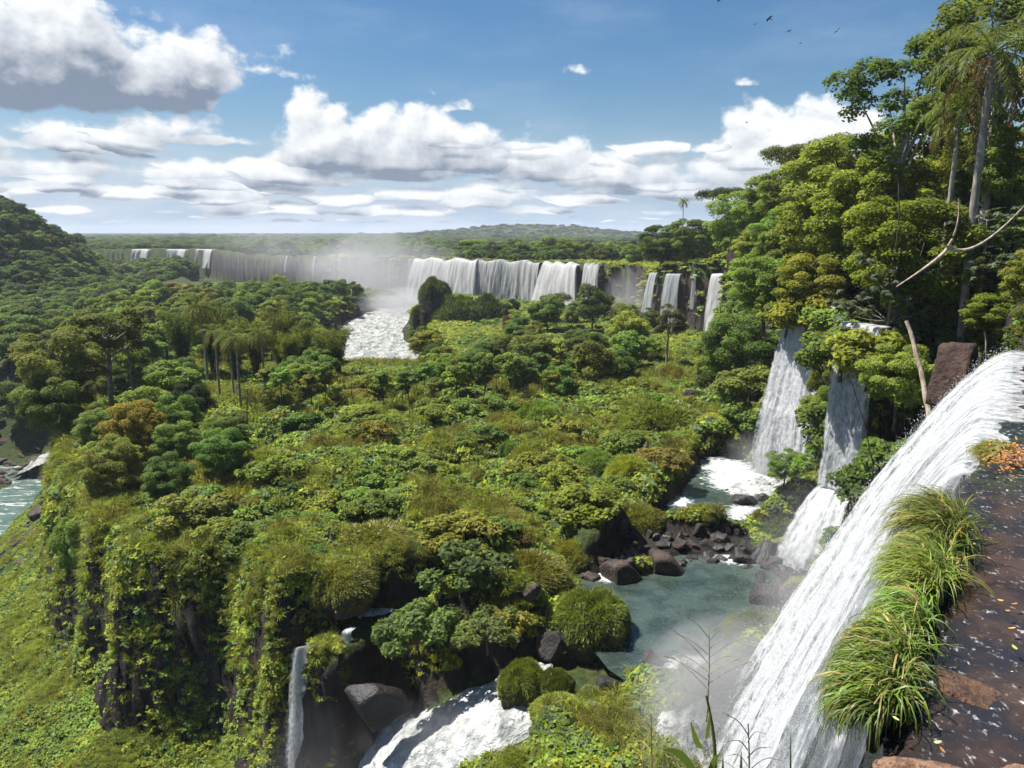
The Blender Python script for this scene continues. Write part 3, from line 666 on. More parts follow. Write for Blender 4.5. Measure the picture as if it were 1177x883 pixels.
# the great curtain across the inlet
def crest_pts(x0px, x1px, n, zt=-12.0):
    A = np.array([(36, 297), (4.5, 338), (-48, 375), (-100, 408), (-157, 450)]); out = []
    for px in np.linspace(x0px, x1px, n):
        u = (px - CX) / FPX
        best = None
        for (a, b_) in zip(A[:-1], A[1:]):
            # x/ (dy) along ray at z=zt : x = u*t, y = t*(cp+v sp) with v from z
            for f in np.linspace(0, 1, 60):
                p_ = a + (b_ - a) * f; q_ = proj((p_[0], p_[1], zt)); e_ = abs(q_[0] - px)
                if best is None or e_ < best[0]: best = (e_, p_[0], p_[1])
        out.append((best[1], best[2], zt))
    return out[::-1]
for (a, b_, lab, mt, lay, sp_, sd, zt, thn) in [
    (476, 552, 'widest white curtain of the far falls, above the rapids', FALL_FAR, 4, 4, 21, -11.8, 5.5),
    (548, 622, 'streaky white curtain joined to the widest far curtain, above the boulder shrubs', FALL_FAR2, 2, 2, 22, -12.0, 4.0),
    (625, 665, 'white fan of water spreading down the far cliff above the flat-topped tree', FALL_FAR, 4, 9, 23, -12.0, 6.0),
    (672, 690, 'short white fall squeezed between the fan and the last far fall', FALL_FAR, 3, 2, 24, -12.0, 3.4),
    (699, 721, 'last white fall of the far row, at the shaded gully', FALL_FAR, 3, 5, 25, -12.1, 4.2)]:
    cpts = crest_pts(a, b_, 9, zt)
    cpts = [(x, y, z + .8 * math.sin(i * 2.1 + sd)) for i, (x, y, z) in enumerate(cpts)]
    waterfall('waterfall', cpts[::-1], -32, thn, mt, lab, layers=lay, nu=110 if b_ - a > 50 else 50, nv=70, run=3, amp=1.5, fs=3.2, spread=sp_, seed=sd, gap=.6 if b_ - a > 30 else .15, normal=(-.62, -.78), edge_soft=.04)
for (px, w, zb, sd, lab) in [(472, 5, -30, 31, 'slanting thin fall beside the widest far curtain'), (448, 2.2, -27, 32, 'fine thread of water on the dark far cliff near the curtain'), (330, 1.6, -21, 33, 'lone white thread down the misty end of the dark far cliff'),
                             (392, 1.5, -24, 34, 'faint thread of water midway along the dark far cliff'), (362, 1.2, -24, 35, 'faintest thread of water on the misty far cliff')]:
    waterfall('waterfall', crest_pts(px - w, px + w, 3, -12.2)[::-1], zb, 2.5, FALL_THIN, lab, layers=1, nu=14, nv=40, run=2, amp=.5, fs=1.5, seed=sd, normal=(-.55, -.83), edge_soft=.2)
# small falls far upstream on the other arm
for (a, b_, sd, lab) in [(150, 172, 41, 'small white fall far upstream, beside the forested hill'), (190, 215, 42, 'widest of the small white falls far upstream'), (224, 245, 43, 'small white fall far upstream, last before the forest')]:
    A = Q(a, 285.5, 598); B = Q(b_, 285.5, 586)
    waterfall('waterfall', [(A[0], A[1], -12.2), ((A[0] + B[0]) / 2, A[1] - 1, -12.0), (B[0], B[1], -12.3)], -26, 4, FALL_FAR, lab, layers=4, nu=40, nv=40, run=3, amp=1.6, fs=2.5, seed=sd, normal=(-.62, -.78))
# water slab feeding the small cascade on the island back
A = P(517, 377, -28); B = P(541, 377, -28)
waterfall('waterfall', [(A[0], A[1], -28), (B[0], B[1], -28)], -31.5, .8, FALL_FAR, 'little square fall under the round boulder shrub', layers=2, nu=30, nv=30, run=6, amp=.3, fs=1, seed=51, normal=(0, -1))
# thin falls into the left gorge
A = P(364, 742, -24.4)
waterfall('waterfall', [(A[0] - 1.3, A[1] - .5, -24.3), (A[0] - .2, A[1] - .0, -24.3)], -48, 1.2, mat_fall('fall_side', 2.6, .25, .60, .22, (.66, .68, .69), (.38, .40, .42), grain=6), 'thin white fall pouring from the shrub slope into the gorge', layers=4, nu=30, nv=130, run=.8, amp=.4, fs=.5, spread=1.3, seed=61, normal=(-.93, -.36), edge_soft=.45, fade=.12, gap=.35)
A = P(398, 733, -24.3)
waterfall('waterfall', [(A[0] - .3, A[1], -23.9), (A[0] + .35, A[1] + .1, -23.9)], -26.2, .3, FALL_MID, 'short white spout beside the top of the thin gorge fall', layers=2, nu=16, nv=30, run=.6, amp=.12, fs=.4, seed=63, normal=(-.4, -.9))
# ================================================================== PLANT PROTOTYPES
def leaf_quads(c, ax, nrm, ln, wd, fold=0.18):
    """diamond leaves: centre c, long axis ax, normal nrm"""
    sd = np.cross(nrm, ax); sd /= np.linalg.norm(sd, axis=1)[:, None] + 1e-9; n2 = np.cross(ax, sd)
    ln = ln[:, None]; wd = wd[:, None]
    a = c - ax * ln * .5; b = c + sd * wd * .5 - n2 * wd * fold; t = c + ax * ln * .5 - n2 * ln * .10; d = c - sd * wd * .5 - n2 * wd * fold
    V = np.stack([a, b, t, d], 1).reshape(-1, 3); F = np.arange(len(V)).reshape(-1, 4); return V, F
def unit(v): return v / (np.linalg.norm(v, axis=-1, keepdims=True) + 1e-9)
def rdir(r, n): return unit(r.normal(size=(n, 3)))
def clumps_crown(r, nc, shape, cr, ncl, leaf, wid, up=.55, droop=.0, low=-.35):
    """leaves gathered in clumps over a lumpy crown; returns V,F,centres"""
    cen = []; off = r.random(3) * 50
    while len(cen) < nc:
        d = rdir(r, 1)[0]
        if d[2] < low: continue
        k = (.55 + .45 * r.random() ** .5) * (.72 + .62 * float(vn3((d * 1.15 + off)[None, :], 3)[0]))
        cen.append(d * k)
    cen = np.array(cen) * np.array(shape)
    rad = cr * (.65 + .7 * r.random(nc))
    per = np.maximum(8, (ncl * nc * rad ** 2 / (rad ** 2).sum()).astype(int)); idx = np.repeat(np.arange(nc), per); n = len(idx)
    d = rdir(r, n); d[:, 2] = np.abs(d[:, 2]) * np.where(r.random(n) < .82, 1, -1) * .9; d = unit(d)
    q = (.45 + .55 * r.random(n) ** .5)[:, None]
    pos = cen[idx] + d * q * rad[idx][:, None] * np.array([1, 1, .72])
    nrm = unit(d * .6 + rdir(r, n) * .65 + np.array([0, 0, up]))
    ax = unit(np.cross(nrm, rdir(r, n)) + np.array([0, 0, -droop]))
    s = .7 + .6 * r.random(n)
    V, F = leaf_quads(pos, ax, nrm, leaf * s, wid * s)
    return V, F, cen
PROT = {}
HID = bpy.data.collections.new('plant_sources')
def hide(o):
    for c in list(o.users_collection): c.objects.unlink(o)
    for ch in o.children:
        for c in list(ch.users_collection): c.objects.unlink(ch)
def limbs(r, cen, base, h0, rad, n, wob=.25):
    A = Acc(); sel = r.permutation(len(cen))[:n]
    for i in sel:
        s = np.array([0, 0, h0 * (.55 + .45 * r.random())]); e = cen[i] * .86 + base
        m = (s + e) / 2 + r.normal(size=3) * wob + np.array([0, 0, .2]); t = np.linspace(0, 1, 6)[:, None]
        A.add(*tube((1 - t) ** 2 * s + 2 * t * (1 - t) * m + t * t * e, np.linspace(rad * .5, rad * .12, 6), 5))
    return A
def make_tree(kind, name, seed, h, shape, crown_z, cr, nc, nl, leaf, wid, trad, bark, up=.55, droop=0, low=-.35, nlimb=9, lean=0.0):
    r = np.random.default_rng(seed); root = empty(name)
    V, F, cen = clumps_crown(r, nc, shape, cr, nl, leaf, wid, up, droop, low)
    base = np.array([lean, 0, crown_z])
    cr_ = mesh_np('crown', V + base, F, LEAF, root)
    A = limbs(r, cen, base, crown_z * .9, trad, nlimb)
    k = np.linspace(0, 1, 9); tr = np.stack([lean * k ** 2 + .12 * np.sin(k * 5 + seed), .10 * np.cos(k * 4 + seed) - .1, -1.2 + k * (crown_z + 1.2 + shape[2] * .3)], 1)
    A.add(*tube(tr, trad * (1.25 - .85 * k), 8)); A.V, A.F = A.V, A.F
    Vt, Ft = A.get(); mesh_np('trunk', Vt, Ft, bark, root, smooth=True)
    hide(root); PROT.setdefault(kind, []).append((root, h)); return root
# rounded forest trees (unit height ~10 m)
for i, sd in enumerate((1, 2, 3, 4)):
    make_tree('broad', 'broadleaf_tree', sd, 10, (3.3 + .4 * (i % 2), 3.4, 3.5 + .4 * (i > 1)), 5.4, 1.15, 48, 190, .40, .24, .22, BARK, low=-.75)
for i, sd in enumerate((11, 12)):   # finer foliage for near trees
    make_tree('broadfine', 'leafy_tree', sd, 10, (3.4, 3.3, 3.7), 5.3, .95, 66, 430, .23, .13, .20, BARK, low=-.8)
for i, sd in enumerate((21, 22)):   # tall airy tree, crown in plates
    make_tree('tall', 'tall_tree', sd, 14, (3.0, 3.0, 3.6), 9.6, .9, 46, 330, .24, .125, .20, BARKG, low=-.8, nlimb=16)
for i, sd in enumerate((31, 32)):   # flat-topped spreading tree
    make_tree('flat', 'spreading_tree', sd, 8, (4.6, 4.2, .9), 6.8, .85, 44, 330, .21, .09, .18, BARK, up=.9, low=-.2, nlimb=16)
for i, sd in enumerate((41, 42)):   # slim young trees on bare poles
    make_tree('slim', 'slim_tree', sd, 9, (1.3, 1.3, 1.9), 6.6, .7, 14, 130, .38, .24, .10, BARK, low=-.9, nlimb=8)

def make_palm(seed, h=9.0):
    r = np.random.default_rng(seed); root = empty('palm_tree')
    k = np.linspace(0, 1, 14); bend = .5 * (r.random() - .5)
    tr = np.stack([bend * k ** 2, .1 * np.sin(k * 3), -1.0 + (h + 1) * k], 1)
    V, F = tube(tr, .16 - .05 * k + .02 * (np.arange(14) % 2), 9); mesh_np('trunk', V, F, BARKG, root, smooth=True)
    top = tr[-1]; A = Acc(); D = Acc()
    for i in range(26):
        az = i * 2.399 + r.random() * .4; el = 1.25 - 1.75 * (i / 25.0) + .2 * r.normal(); L = 2.5 + .5 * r.random()
        t = np.linspace(0, 1, 22); e = el - 1.75 * t ** 1.3; dx = np.cumsum(np.cos(e)) * L / 22; dz = np.cumsum(np.sin(e)) * L / 22
        rc = np.stack([top[0] + np.cos(az) * dx, top[1] + np.sin(az) * dx, top[2] + dz], 1)
        T = A if i < 21 else D
        T.add(*tube(rc, np.linspace(.03, .008, 22), 3))
        m = 58; tt = np.linspace(.10, 1, m).repeat(2); sgn = np.tile([1, -1], m)
        c = np.stack([np.interp(tt, t, rc[:, j]) for j in range(3)], 1); tg = np.gradient(rc, axis=0); tg = unit(np.stack([np.interp(tt, t, tg[:, j]) for j in range(3)], 1))
        sd = unit(np.cross(tg, np.array([0, 0, 1.0]))) * sgn[:, None]
        ax = unit(sd * .75 + tg * .55 + np.array([0, 0, -.55]) + r.normal(size=c.shape) * .22); ln = .52 * np.sin(np.pi * (.12 + .8 * tt)) * (.8 + .4 * r.random(len(tt)))
        nr_ = unit(np.cross(ax, tg) + r.normal(size=c.shape) * .2)
        T.add(*leaf_quads(c + ax * ln[:, None] * .5, ax, nr_, ln, np.full(len(ln), .036)))
    f = mesh_np('crown', *A.get(), LEAF, root); f.color = (.125, .165, .038, 1)
    d = mesh_np('dead_fronds', *D.get(), LEAF, root); d.color = (.16, .105, .045, 1)
    hide(root); PROT.setdefault('palm', []).append((root, h)); return root
for sd in (51, 52, 53): make_palm(sd)

def make_bamboo(seed):
    r = np.random.default_rng(seed); root = empty('bamboo_clump'); A = Acc(); B = Acc()
    for i in range(34):
        az = r.random() * 6.28; sp = .4 * r.random(); h = 6.5 + 3 * r.random(); out = .6 + 1.6 * r.random() ** 1.4
        k = np.linspace(0, 1, 12); rad = sp + out * k ** 2.6; z = -0.5 + h * (k - .10 * k ** 4)
        p = np.stack([np.cos(az) * rad, np.sin(az) * rad, z], 1); A.add(*tube(p, np.linspace(.04, .008, 12), 4))
        n = 190; t = .28 + .72 * r.random(n) ** .8; c = np.stack([np.interp(t, k, p[:, j]) for j in range(3)], 1) + r.normal(size=(n, 3)) * np.array([.24, .24, .16])
        ax = unit(rdir(r, n) * .8 + np.array([np.cos(az) * .3, np.sin(az) * .3, -.35])); nr_ = unit(np.cross(ax, rdir(r, n)) + np.array([0, 0, .5]))
        s = .6 + .8 * r.random(n); B.add(*leaf_quads(c, ax, nr_, .36 * s, .075 * s))
    mesh_np('culms', *A.get(), BARK, root, smooth=True); f = mesh_np('foliage', *B.get(), LEAF, root); f.color = (.115, .145, .022, 1)
    hide(root); PROT.setdefault('bamboo', []).append((root, 9.0))
for sd in (61, 62): make_bamboo(sd)

def make_cecropia(seed):
    r = np.random.default_rng(seed); root = empty('umbrella_leaf_tree'); A = Acc(); B = Acc()
    k = np.linspace(0, 1, 10); tr = np.stack([.3 * np.sin(k * 2), .15 * k, -1 + 9 * k], 1); A.add(*tube(tr, .13 - .07 * k, 8))
    tips = []
    for i in range(22):
        s = tr[4 + r.integers(0, 6)]; az = i * 2.4 + r.random(); L = 1.2 + 1.7 * r.random(); e = s + np.array([np.cos(az) * L, np.sin(az) * L, .4 + 1.1 * r.random()])
        m = (s + e) / 2 + np.array([0, 0, -.25]); t = np.linspace(0, 1, 7)[:, None]; A.add(*tube((1 - t) ** 2 * s + 2 * t * (1 - t) * m + t * t * e, np.linspace(.05, .02, 7), 5))
        for j in range(9): tips.append(e + r.normal(size=3) * np.array([.50, .50, .34]))
    for e in tips:
        tilt = unit(np.array([r.normal() * .45, r.normal() * .45, 1.0])); u = unit(np.cross(tilt, rdir(r, 1)[0])); v = np.cross(tilt, u)
        n = 9; th = np.arange(n) * 6.283 / n + r.random(); ax0 = np.cos(th)[:, None] * u + np.sin(th)[:, None] * v
        ax = unit(ax0 - tilt * .55); ln = .42 * (.8 + .4 * r.random(n)) ; nr_ = unit(tilt * .8 + ax0 * .5)
        B.add(*leaf_quads(e + ax * ln[:, None] * .5, ax, nr_, ln, ln * .34))
    mesh_np('trunk', *A.get(), BARKG, root, smooth=True); f = mesh_np('crown', *B.get(), LEAF, root); f.color = (.085, .115, .065, 1)
    hide(root); PROT.setdefault('cecropia', []).append((root, 9.0))
for sd in (71, 72): make_cecropia(sd)

def make_snag(seed, h=7.0):
    r = np.random.default_rng(seed); root = empty('bare_tree'); T = Acc(); A = T
    k = np.linspace(0, 1, 10); tr = np.stack([.25 * np.sin(k * 4 + seed), .2 * k, -.6 + h * k], 1); T.add(*tube(tr, .11 - .085 * k, 7))
    for i in range(12):
        s = tr[3 + r.integers(0, 7)]; az = r.random() * 6.28; L = .7 + 1.4 * r.random(); e = s + np.array([np.cos(az) * L, np.sin(az) * L, L * (.3 + .7 * r.random())])
        t = np.linspace(0, 1, 6)[:, None]; p = s + (e - s) * t + np.array([0, 0, -.25]) * t * (1 - t) + r.normal(size=(6, 3)) * .05 * t; A.add(*tube(p, np.linspace(.035, .008, 6), 4))
        for j in range(3):
            s2 = p[2 + j]; e2 = s2 + r.normal(size=3) * .35 + np.array([0, 0, .25]); A.add(*tube(np.linspace(s2, e2, 4), np.linspace(.014, .005, 4), 3))
    mesh_np('trunk', *T.get(), BARK, root, smooth=True)
    hide(root); PROT.setdefault('snag', []).append((root, h))
for sd in (81, 82): make_snag(sd)

def make_shrub(seed, leaf, wid, nl, kind='shrub'):
    r = np.random.default_rng(seed); root = empty('shrub')
    V, F, cen = clumps_crown(r, 26, (1.25, 1.1, .8), .36, nl, leaf, wid, .6, 0, -.05)
    f = mesh_np('foliage', V + np.array([0, 0, .25]), F, LEAF, root)
    A = limbs(r, cen, np.array([0, 0, .25]), .05, .07, 10, .08); k = np.linspace(0, 1, 4)
    A.add(*tube(np.stack([0 * k, 0 * k, -.4 + .6 * k], 1), .07 - .03 * k, 5)); mesh_np('stems', *A.get(), BARK, root, smooth=True)
    hide(root); PROT.setdefault(kind, []).append((root, 1.4))
for sd in (91, 92, 93, 94, 95): make_shrub(sd, .16 + .02 * (sd % 3), .10, 130)

def make_mound(seed):
    """grass-covered hummock of rock and earth, unit radius"""
    r = np.random.default_rng(seed); root = empty('grassy_mound')
    nz, na = 22, 44; ph = np.linspace(0, 1, nz)[:, None]; th = np.linspace(0, 2 * np.pi, na)[None, :]
    k = 1 + .85 * fbm(np.cos(th) * 1.1 + seed, np.sin(th) * 1.1, 4, seed, .6)
    rr_ = np.sin(np.clip(ph * 1.25, 0, 1) * np.pi / 2) * k * (1 - .14 * sst(ph, .7, 1)); zz = np.where(ph < .8, np.cos(ph * 1.25 * np.pi / 2) ** .75, -(ph - .8) * 3.2)
    X = rr_ * np.cos(th); Y = rr_ * np.sin(th); Z = zz + (.55 * fbm(X * 1.6 + seed, Y * 1.6, 4, seed, .6) + .3 * fbm(X * 4, Y * 4 + seed, 2, seed)) * (ph < .8)
    V = np.stack([X, Y, Z + 0 * th], -1).reshape(-1, 3); mesh_np('earth', V, grid_faces(nz, na), ROCKM, root, smooth=True)
    n = 20000; i = r.integers(0, int(nz * .82), n); j = r.integers(0, na - 1, n); fi, fj = r.random(n), r.random(n)
    G = V.reshape(nz, na, 3); i2 = np.minimum(i + 1, nz - 1)
    w = (r.random(n) < np.clip(np.sin(np.clip((i + fi) / nz * 1.25, 0, 1) * np.pi / 2) + .12, 0, 1)); i, j, fi, fj, i2 = i[w], j[w], fi[w], fj[w], i2[w]; n = len(i)
    c = G[i, j] * ((1 - fi) * (1 - fj))[:, None] + G[i2, j] * (fi * (1 - fj))[:, None] + G[i, j + 1] * ((1 - fi) * fj)[:, None] + G[i2, j + 1] * (fi * fj)[:, None]
    o = unit(c * np.array([1, 1, .8]) + np.array([0, 0, .15])); side = (1 - np.clip(c[:, 2], 0, 1))[:, None]
    ln = .072 * (.4 + 1.1 * r.random(n) ** 1.3); d0 = unit(o + np.array([0, 0, .45]) + r.normal(size=(n, 3)) * .45)
    d1 = unit(d0 * .45 + o * .35 + np.array([0, 0, -.75]) * (.35 + side) + r.normal(size=(n, 3)) * .2)
    m = c + d0 * ln[:, None]; e = m + d1 * ln[:, None] * .9; sdv = unit(np.cross(d0, rdir(r, n))) * (.008 + .006 * r.random(n))[:, None]
    Vb = np.stack([c - sdv, c + sdv, m + sdv * .8, m - sdv * .8, e + sdv * .12, e - sdv * .12], 1).reshape(-1, 3); b0 = np.arange(n)[:, None] * 6
    Fb = np.concatenate([b0 + np.array([0, 1, 2, 3]), b0 + np.array([3, 2, 4, 5])])
    mesh_np('grass', Vb, Fb, BLADE, root); hide(root); PROT.setdefault('mound', []).append((root, 1.0))
for sd in (101, 102, 103, 104): make_mound(sd)

# leaf and grass clumps for the ground cover
def clump_src(name, seed, col, n, leaf, wid, spread=(.5, .5, .28), up=.7, grass=False):
    r = np.random.default_rng(seed)
    if grass:
        n2 = n; az = r.random(n2) * 6.28; c = np.stack([np.cos(az), np.sin(az), 0 * az], 1) * (.18 * r.random(n2) ** .5)[:, None]
        d0 = unit(np.stack([np.cos(az) * .45, np.sin(az) * .45, 1 + 0 * az], 1) + r.normal(size=(n2, 3)) * .3); ln = leaf * (.6 + .8 * r.random(n2))
        d1 = unit(d0 * .4 + np.stack([np.cos(az), np.sin(az), -.45 + 0 * az], 1)); m = c + d0 * ln[:, None] * .55; e = m + d1 * ln[:, None] * .55
        sdv = unit(np.cross(d0, rdir(r, n2))) * (wid * (.6 + .7 * r.random(n2)))[:, None]
        V = np.stack([c - sdv, c + sdv, m + sdv * .8, m - sdv * .8, e + sdv * .1, e - sdv * .1], 1).reshape(-1, 3); b0 = np.arange(n2)[:, None] * 6
        F = np.concatenate([b0 + np.array([0, 1, 2, 3]), b0 + np.array([3, 2, 4, 5])])
    else:
        d = rdir(r, n); d[:, 2] = np.abs(d[:, 2]); q = r.random(n)[:, None] ** .4; p = d * q * np.array(spread); nr_ = unit(d * .5 + rdir(r, n) * .55 + np.array([0, 0, up]))
        ax = unit(np.cross(nr_, rdir(r, n))); s = .65 + .7 * r.random(n); V, F = leaf_quads(p, ax, nr_, leaf * s, wid * s)
    o = mesh_np(name, V, F, mat_leaf(name, trans=.4 if grass else .38, fixed=col)); hide(o); return o
def src_coll(name, objs):
    c = bpy.data.collections.new(name)
    for o in objs: c.objects.link(o)
    return c
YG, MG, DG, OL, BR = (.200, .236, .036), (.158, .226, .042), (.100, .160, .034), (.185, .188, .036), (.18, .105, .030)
COVER = src_coll('cover_sources', [clump_src('clump_a', 201, (.150, .220, .036), 60, .25, .15), clump_src('clump_b', 202, (.208, .242, .034), 60, .25, .15), clump_src('clump_c', 203, DG, 60, .27, .16),
                                   clump_src('clump_d', 204, YG, 90, .55, .014, grass=True), clump_src('clump_e', 205, OL, 90, .50, .014, grass=True), clump_src('clump_f', 206, (.110, .160, .060), 60, .26, .15)])
def crown_src(name, proto, col):
    r = PROT[proto[0]][proto[1]][0]; me = [c for c in r.children if c.name.startswith('crown')][0].data
    me = me.copy(); me.materials.clear(); me.materials.append(mat_leaf(name, fixed=col)); return bpy.data.objects.new(name, me)
CANOPY = src_coll('canopy_sources', [crown_src('canopy_a', ('broad', 0), DG), crown_src('canopy_b', ('broad', 1), (.045, .070, .016)), crown_src('canopy_c', ('broad', 2), MG), crown_src('canopy_d', ('broad', 3), (.055, .072, .022))])

def scatter(name, pts, rot, scl, idx, coll, label, cat):
    me = bpy.data.meshes.new(name); n = len(pts); me.vertices.add(n); me.vertices.foreach_set('co', np.ascontiguousarray(pts, np.float32).ravel())
    for nm, ty, prop, val in (('rot', 'FLOAT_VECTOR', 'vector', rot), ('scl', 'FLOAT_VECTOR', 'vector', scl)):
        a = me.attributes.new(nm, ty, 'POINT'); a.data.foreach_set(prop, np.ascontiguousarray(val, np.float32).ravel())
    a = me.attributes.new('idx', 'INT', 'POINT'); a.data.foreach_set('value', np.ascontiguousarray(idx, np.int32)); me.update()
    o = bpy.data.objects.new(name, me); COL.objects.link(o)
    ng = bpy.data.node_groups.new(name, 'GeometryNodeTree'); ng.interface.new_socket('Geometry', in_out='INPUT', socket_type='NodeSocketGeometry'); ng.interface.new_socket('Geometry', in_out='OUTPUT', socket_type='NodeSocketGeometry')
    b = NB(ng); gi = b.new('NodeGroupInput'); go = b.new('NodeGroupOutput'); ip = b.new('GeometryNodeInstanceOnPoints'); ci = b.new('GeometryNodeCollectionInfo')
    ci.inputs['Collection'].default_value = coll; ci.inputs['Separate Children'].default_value = True; ci.inputs['Reset Children'].default_value = True
    def attr(nm, dt):
        nd = b.new('GeometryNodeInputNamedAttribute', data_type=dt); nd.inputs['Name'].default_value = nm; return [s for s in nd.outputs if s.enabled and s.name == 'Attribute'][0]
    er = b.new('FunctionNodeEulerToRotation'); b.l.new(attr('rot', 'FLOAT_VECTOR'), er.inputs[0])
    mp = b.new('GeometryNodeMeshToPoints')
    b.l.new(gi.outputs[0], mp.inputs[0]); b.l.new(mp.outputs[0], ip.inputs['Points']); b.l.new(ci.outputs[0], ip.inputs['Instance']); ip.inputs['Pick Instance'].default_value = True
    b.l.new(attr('idx', 'INT'), ip.inputs['Instance Index']); b.l.new(er.outputs[0], ip.inputs['Rotation']); b.l.new(attr('scl', 'FLOAT_VECTOR'), ip.inputs['Scale']); b.l.new(ip.outputs[0], go.inputs[0])
    md = o.modifiers.new('scatter', 'NODES'); md.node_group = ng
    tag(o, label, cat, kind='stuff'); return o

# ------------------------------------------------------------------ regions
def in_view(X, Y, Z, m=120):
    dep = Y * cp - Z * sp; up = Y * sp + Z * cp; px = CX + X / dep * FPX; py = CY - up / dep * FPX
    return (dep > 1) & (px > -m) & (px < 1177 + m) & (py > -m) & (py < 883 + m)
def slope_at(x, y, e=.6): return np.hypot(H(x + e, y) - H(x - e, y), H(x, y + e) - H(x, y - e)) / (2 * e)
def polar_pts(r, n, r0, r1, a0=-40, a1=40, power=0.0):
    th = R(a0) + R(a1 - a0) * r.random(n); u = r.random(n)
    rr_ = np.exp(np.log(r0) + (np.log(r1) - np.log(r0)) * u) if power == 0 else (r0 ** power + (r1 ** power - r0 ** power) * u) ** (1 / power)
    return rr_ * np.sin(th), rr_ * np.cos(th)
WET = [POOL1, POOL2]
def dry(X, Y, Z, pad=.6):
    ok = np.ones(X.shape, bool)
    for p_ in WET: ok &= sdp(p_, X, Y) < -pad
    ok &= sdp(ROCKY, X, Y) < .2
    ok &= seg_dist(CHANNEL, X, Y) > 3.3 + pad * .4; ok &= seg_dist(STREAM, X, Y) > 1.5; ok &= seg_dist(BAR, X, Y) > 1.7
    ok &= ~((Z < -24.05) & (Y < 90) & (sdp(GORGE, X, Y) < -1) & (X > -3)); ok &= Z > -49.3
    ok &= seg_dist(RAPIDS, X, Y) > 14
    ok &= ~((sdp(PLATEAU, X, Y) > -1.5) & (Y < 31)); return ok

def ground_cover():
    r = np.random.default_rng(5)
    # island field
    X, Y = polar_pts(r, 80000, 24, 150, -37, 30, .55); Z = H(X, Y); dg = sdp(GORGE, X, Y)
    ok = dry(X, Y, Z) & (sdp(PLATEAU, X, Y) < 1) & in_view(X, Y, Z) & (dg < 3) & (Z > -30)
    X, Y, Z = X[ok], Y[ok], Z[ok]; n = len(X); D = np.hypot(X, Y)
    sp1 = fbm(X / 6, Y / 6, 4, 77) + r.normal(size=n) * .08; sp2 = fbm(X / 4, Y / 4, 3, 88) + r.normal(size=n) * .1
    idx = np.where(sp1 < -.08, 0, np.where(sp1 < -.02, 5, np.where(sp1 < .15, 1, np.where(sp2 < 0, 3, 4)))); k_ = r.random(n); idx = np.where(k_ < .08, 2, np.where(k_ < .2, 0, idx))
    s = (.75 + .8 * r.random(n)) * np.clip(D / 62, .75, 1.5); s = np.where((idx == 3) | (idx == 4), s * 1.25, s)
    tilt = r.normal(size=(n, 3)) * .25; tilt[:, 2] = r.random(n) * 6.28
    scatter('undergrowth', np.stack([X, Y, Z - .05], 1), tilt, np.stack([s, s, s * (.8 + 1.1 * r.random(n))], 1), idx, COVER, 'dense low shrubs and grasses covering the island in front of the trees', 'undergrowth')
    # gorge slope
    X, Y = polar_pts(r, 52000, 40, 180, -42, -8, .5); Z = H(X, Y); dg = sdp(GORGE, X, Y)
    ok = (dg > 1.5) & (Z > -49.2) & in_view(X, Y, Z) & (dg < 46); X, Y, Z = X[ok], Y[ok], Z[ok]; n = len(X)
    sp1 = fbm(X / 5, Y / 5, 4, 177) + r.normal(size=n) * .1
    keep = (fbm(X / 3, Y / 3, 3, 5) < .17) | (Y < 80); X, Y, Z, sp1 = X[keep], Y[keep], Z[keep], sp1[keep]; n = len(X)
    idx = np.where(sp1 < -.03, 0, np.where(sp1 < .08, 1, 3)); idx = np.where(r.random(n) < .07, 2, idx); s = .6 + .6 * r.random(n)
    tilt = r.normal(size=(n, 3)) * .3; tilt[:, 2] = r.random(n) * 6.28
    scatter('slope_undergrowth', np.stack([X, Y, Z], 1), tilt, np.stack([s, s, s], 1), idx, COVER, 'bright green undergrowth cloaking the gorge slope below the dark cliff', 'undergrowth')
    # cliffs: foliage hanging on the steep faces (gorge cliff, right hand wall)
    X, Y = polar_pts(r, 90000, 30, 215, -40, 40, .5); dp = sdp(PLATEAU, X, Y); dg = sdp(GORGE, X, Y)
    wall = (dp > -5) & (dp < 16) & (Y > 28.5); gor = (np.abs(dg - 1) < 2.2)
    kk = fbm(X / 4, Y / 4, 3, 33)
    ok = (wall | (gor & (kk > .04) & (r.random(len(X)) < .6))); X, Y = X[ok], Y[ok]; wall = wall[ok]; Z = H(X, Y); ok = in_view(X, Y, Z) & (Z > -50)
    for (fx, fy, fr) in ((24.8, 54.5, 2.6), (29.6, 74.2, 3.6), (53, 188.5, 4.6), (42, 200, 4), (23, 51.5, 2.2), (22.2, 50.6, 3.6), (37, 209, 4)): ok &= np.hypot(X - fx, Y - fy) > fr
    X, Y, Z, wall = X[ok], Y[ok], Z[ok], wall[ok]; n = len(X); D = np.hypot(X, Y)
    sp1 = fbm(X / 6, Y / 6 + Z / 6, 4, 277) + r.normal(size=n) * .12; idx = np.where(sp1 < -.1, 2, np.where(sp1 < .02, 0, np.where(sp1 < .12, 1, 5))); idx = np.where(~wall & (r.random(n) < .5), 4, idx)
    s = (.7 + .7 * r.random(n)) * np.clip(D / 65, .6, 2.2); tilt = r.normal(size=(n, 3)) * .4; tilt[:, 2] = r.random(n) * 6.28
    scatter('cliff_undergrowth', np.stack([X, Y, Z], 1), tilt, np.stack([s, s, s], 1), idx, COVER, 'leafy creepers and bushes clinging to the steep cliffs', 'undergrowth')
    E = np.array(GORGE_EDGE); sl = np.r_[0, np.cumsum(np.hypot(*np.diff(E, axis=0).T))]; n = 15000; u_ = r.random(n) * min(sl[-1], 170); ex = np.interp(u_, sl, E[:, 0]); ey = np.interp(u_, sl, E[:, 1])
    tx = np.interp(u_ + .5, sl, E[:, 0]) - ex; ty = np.interp(u_ + .5, sl, E[:, 1]) - ey; tl = np.hypot(tx, ty) + 1e-6; of = r.uniform(-1.6, 3.4, n); X = ex - ty / tl * of; Y = ey + tx / tl * of; Z = H(X, Y)
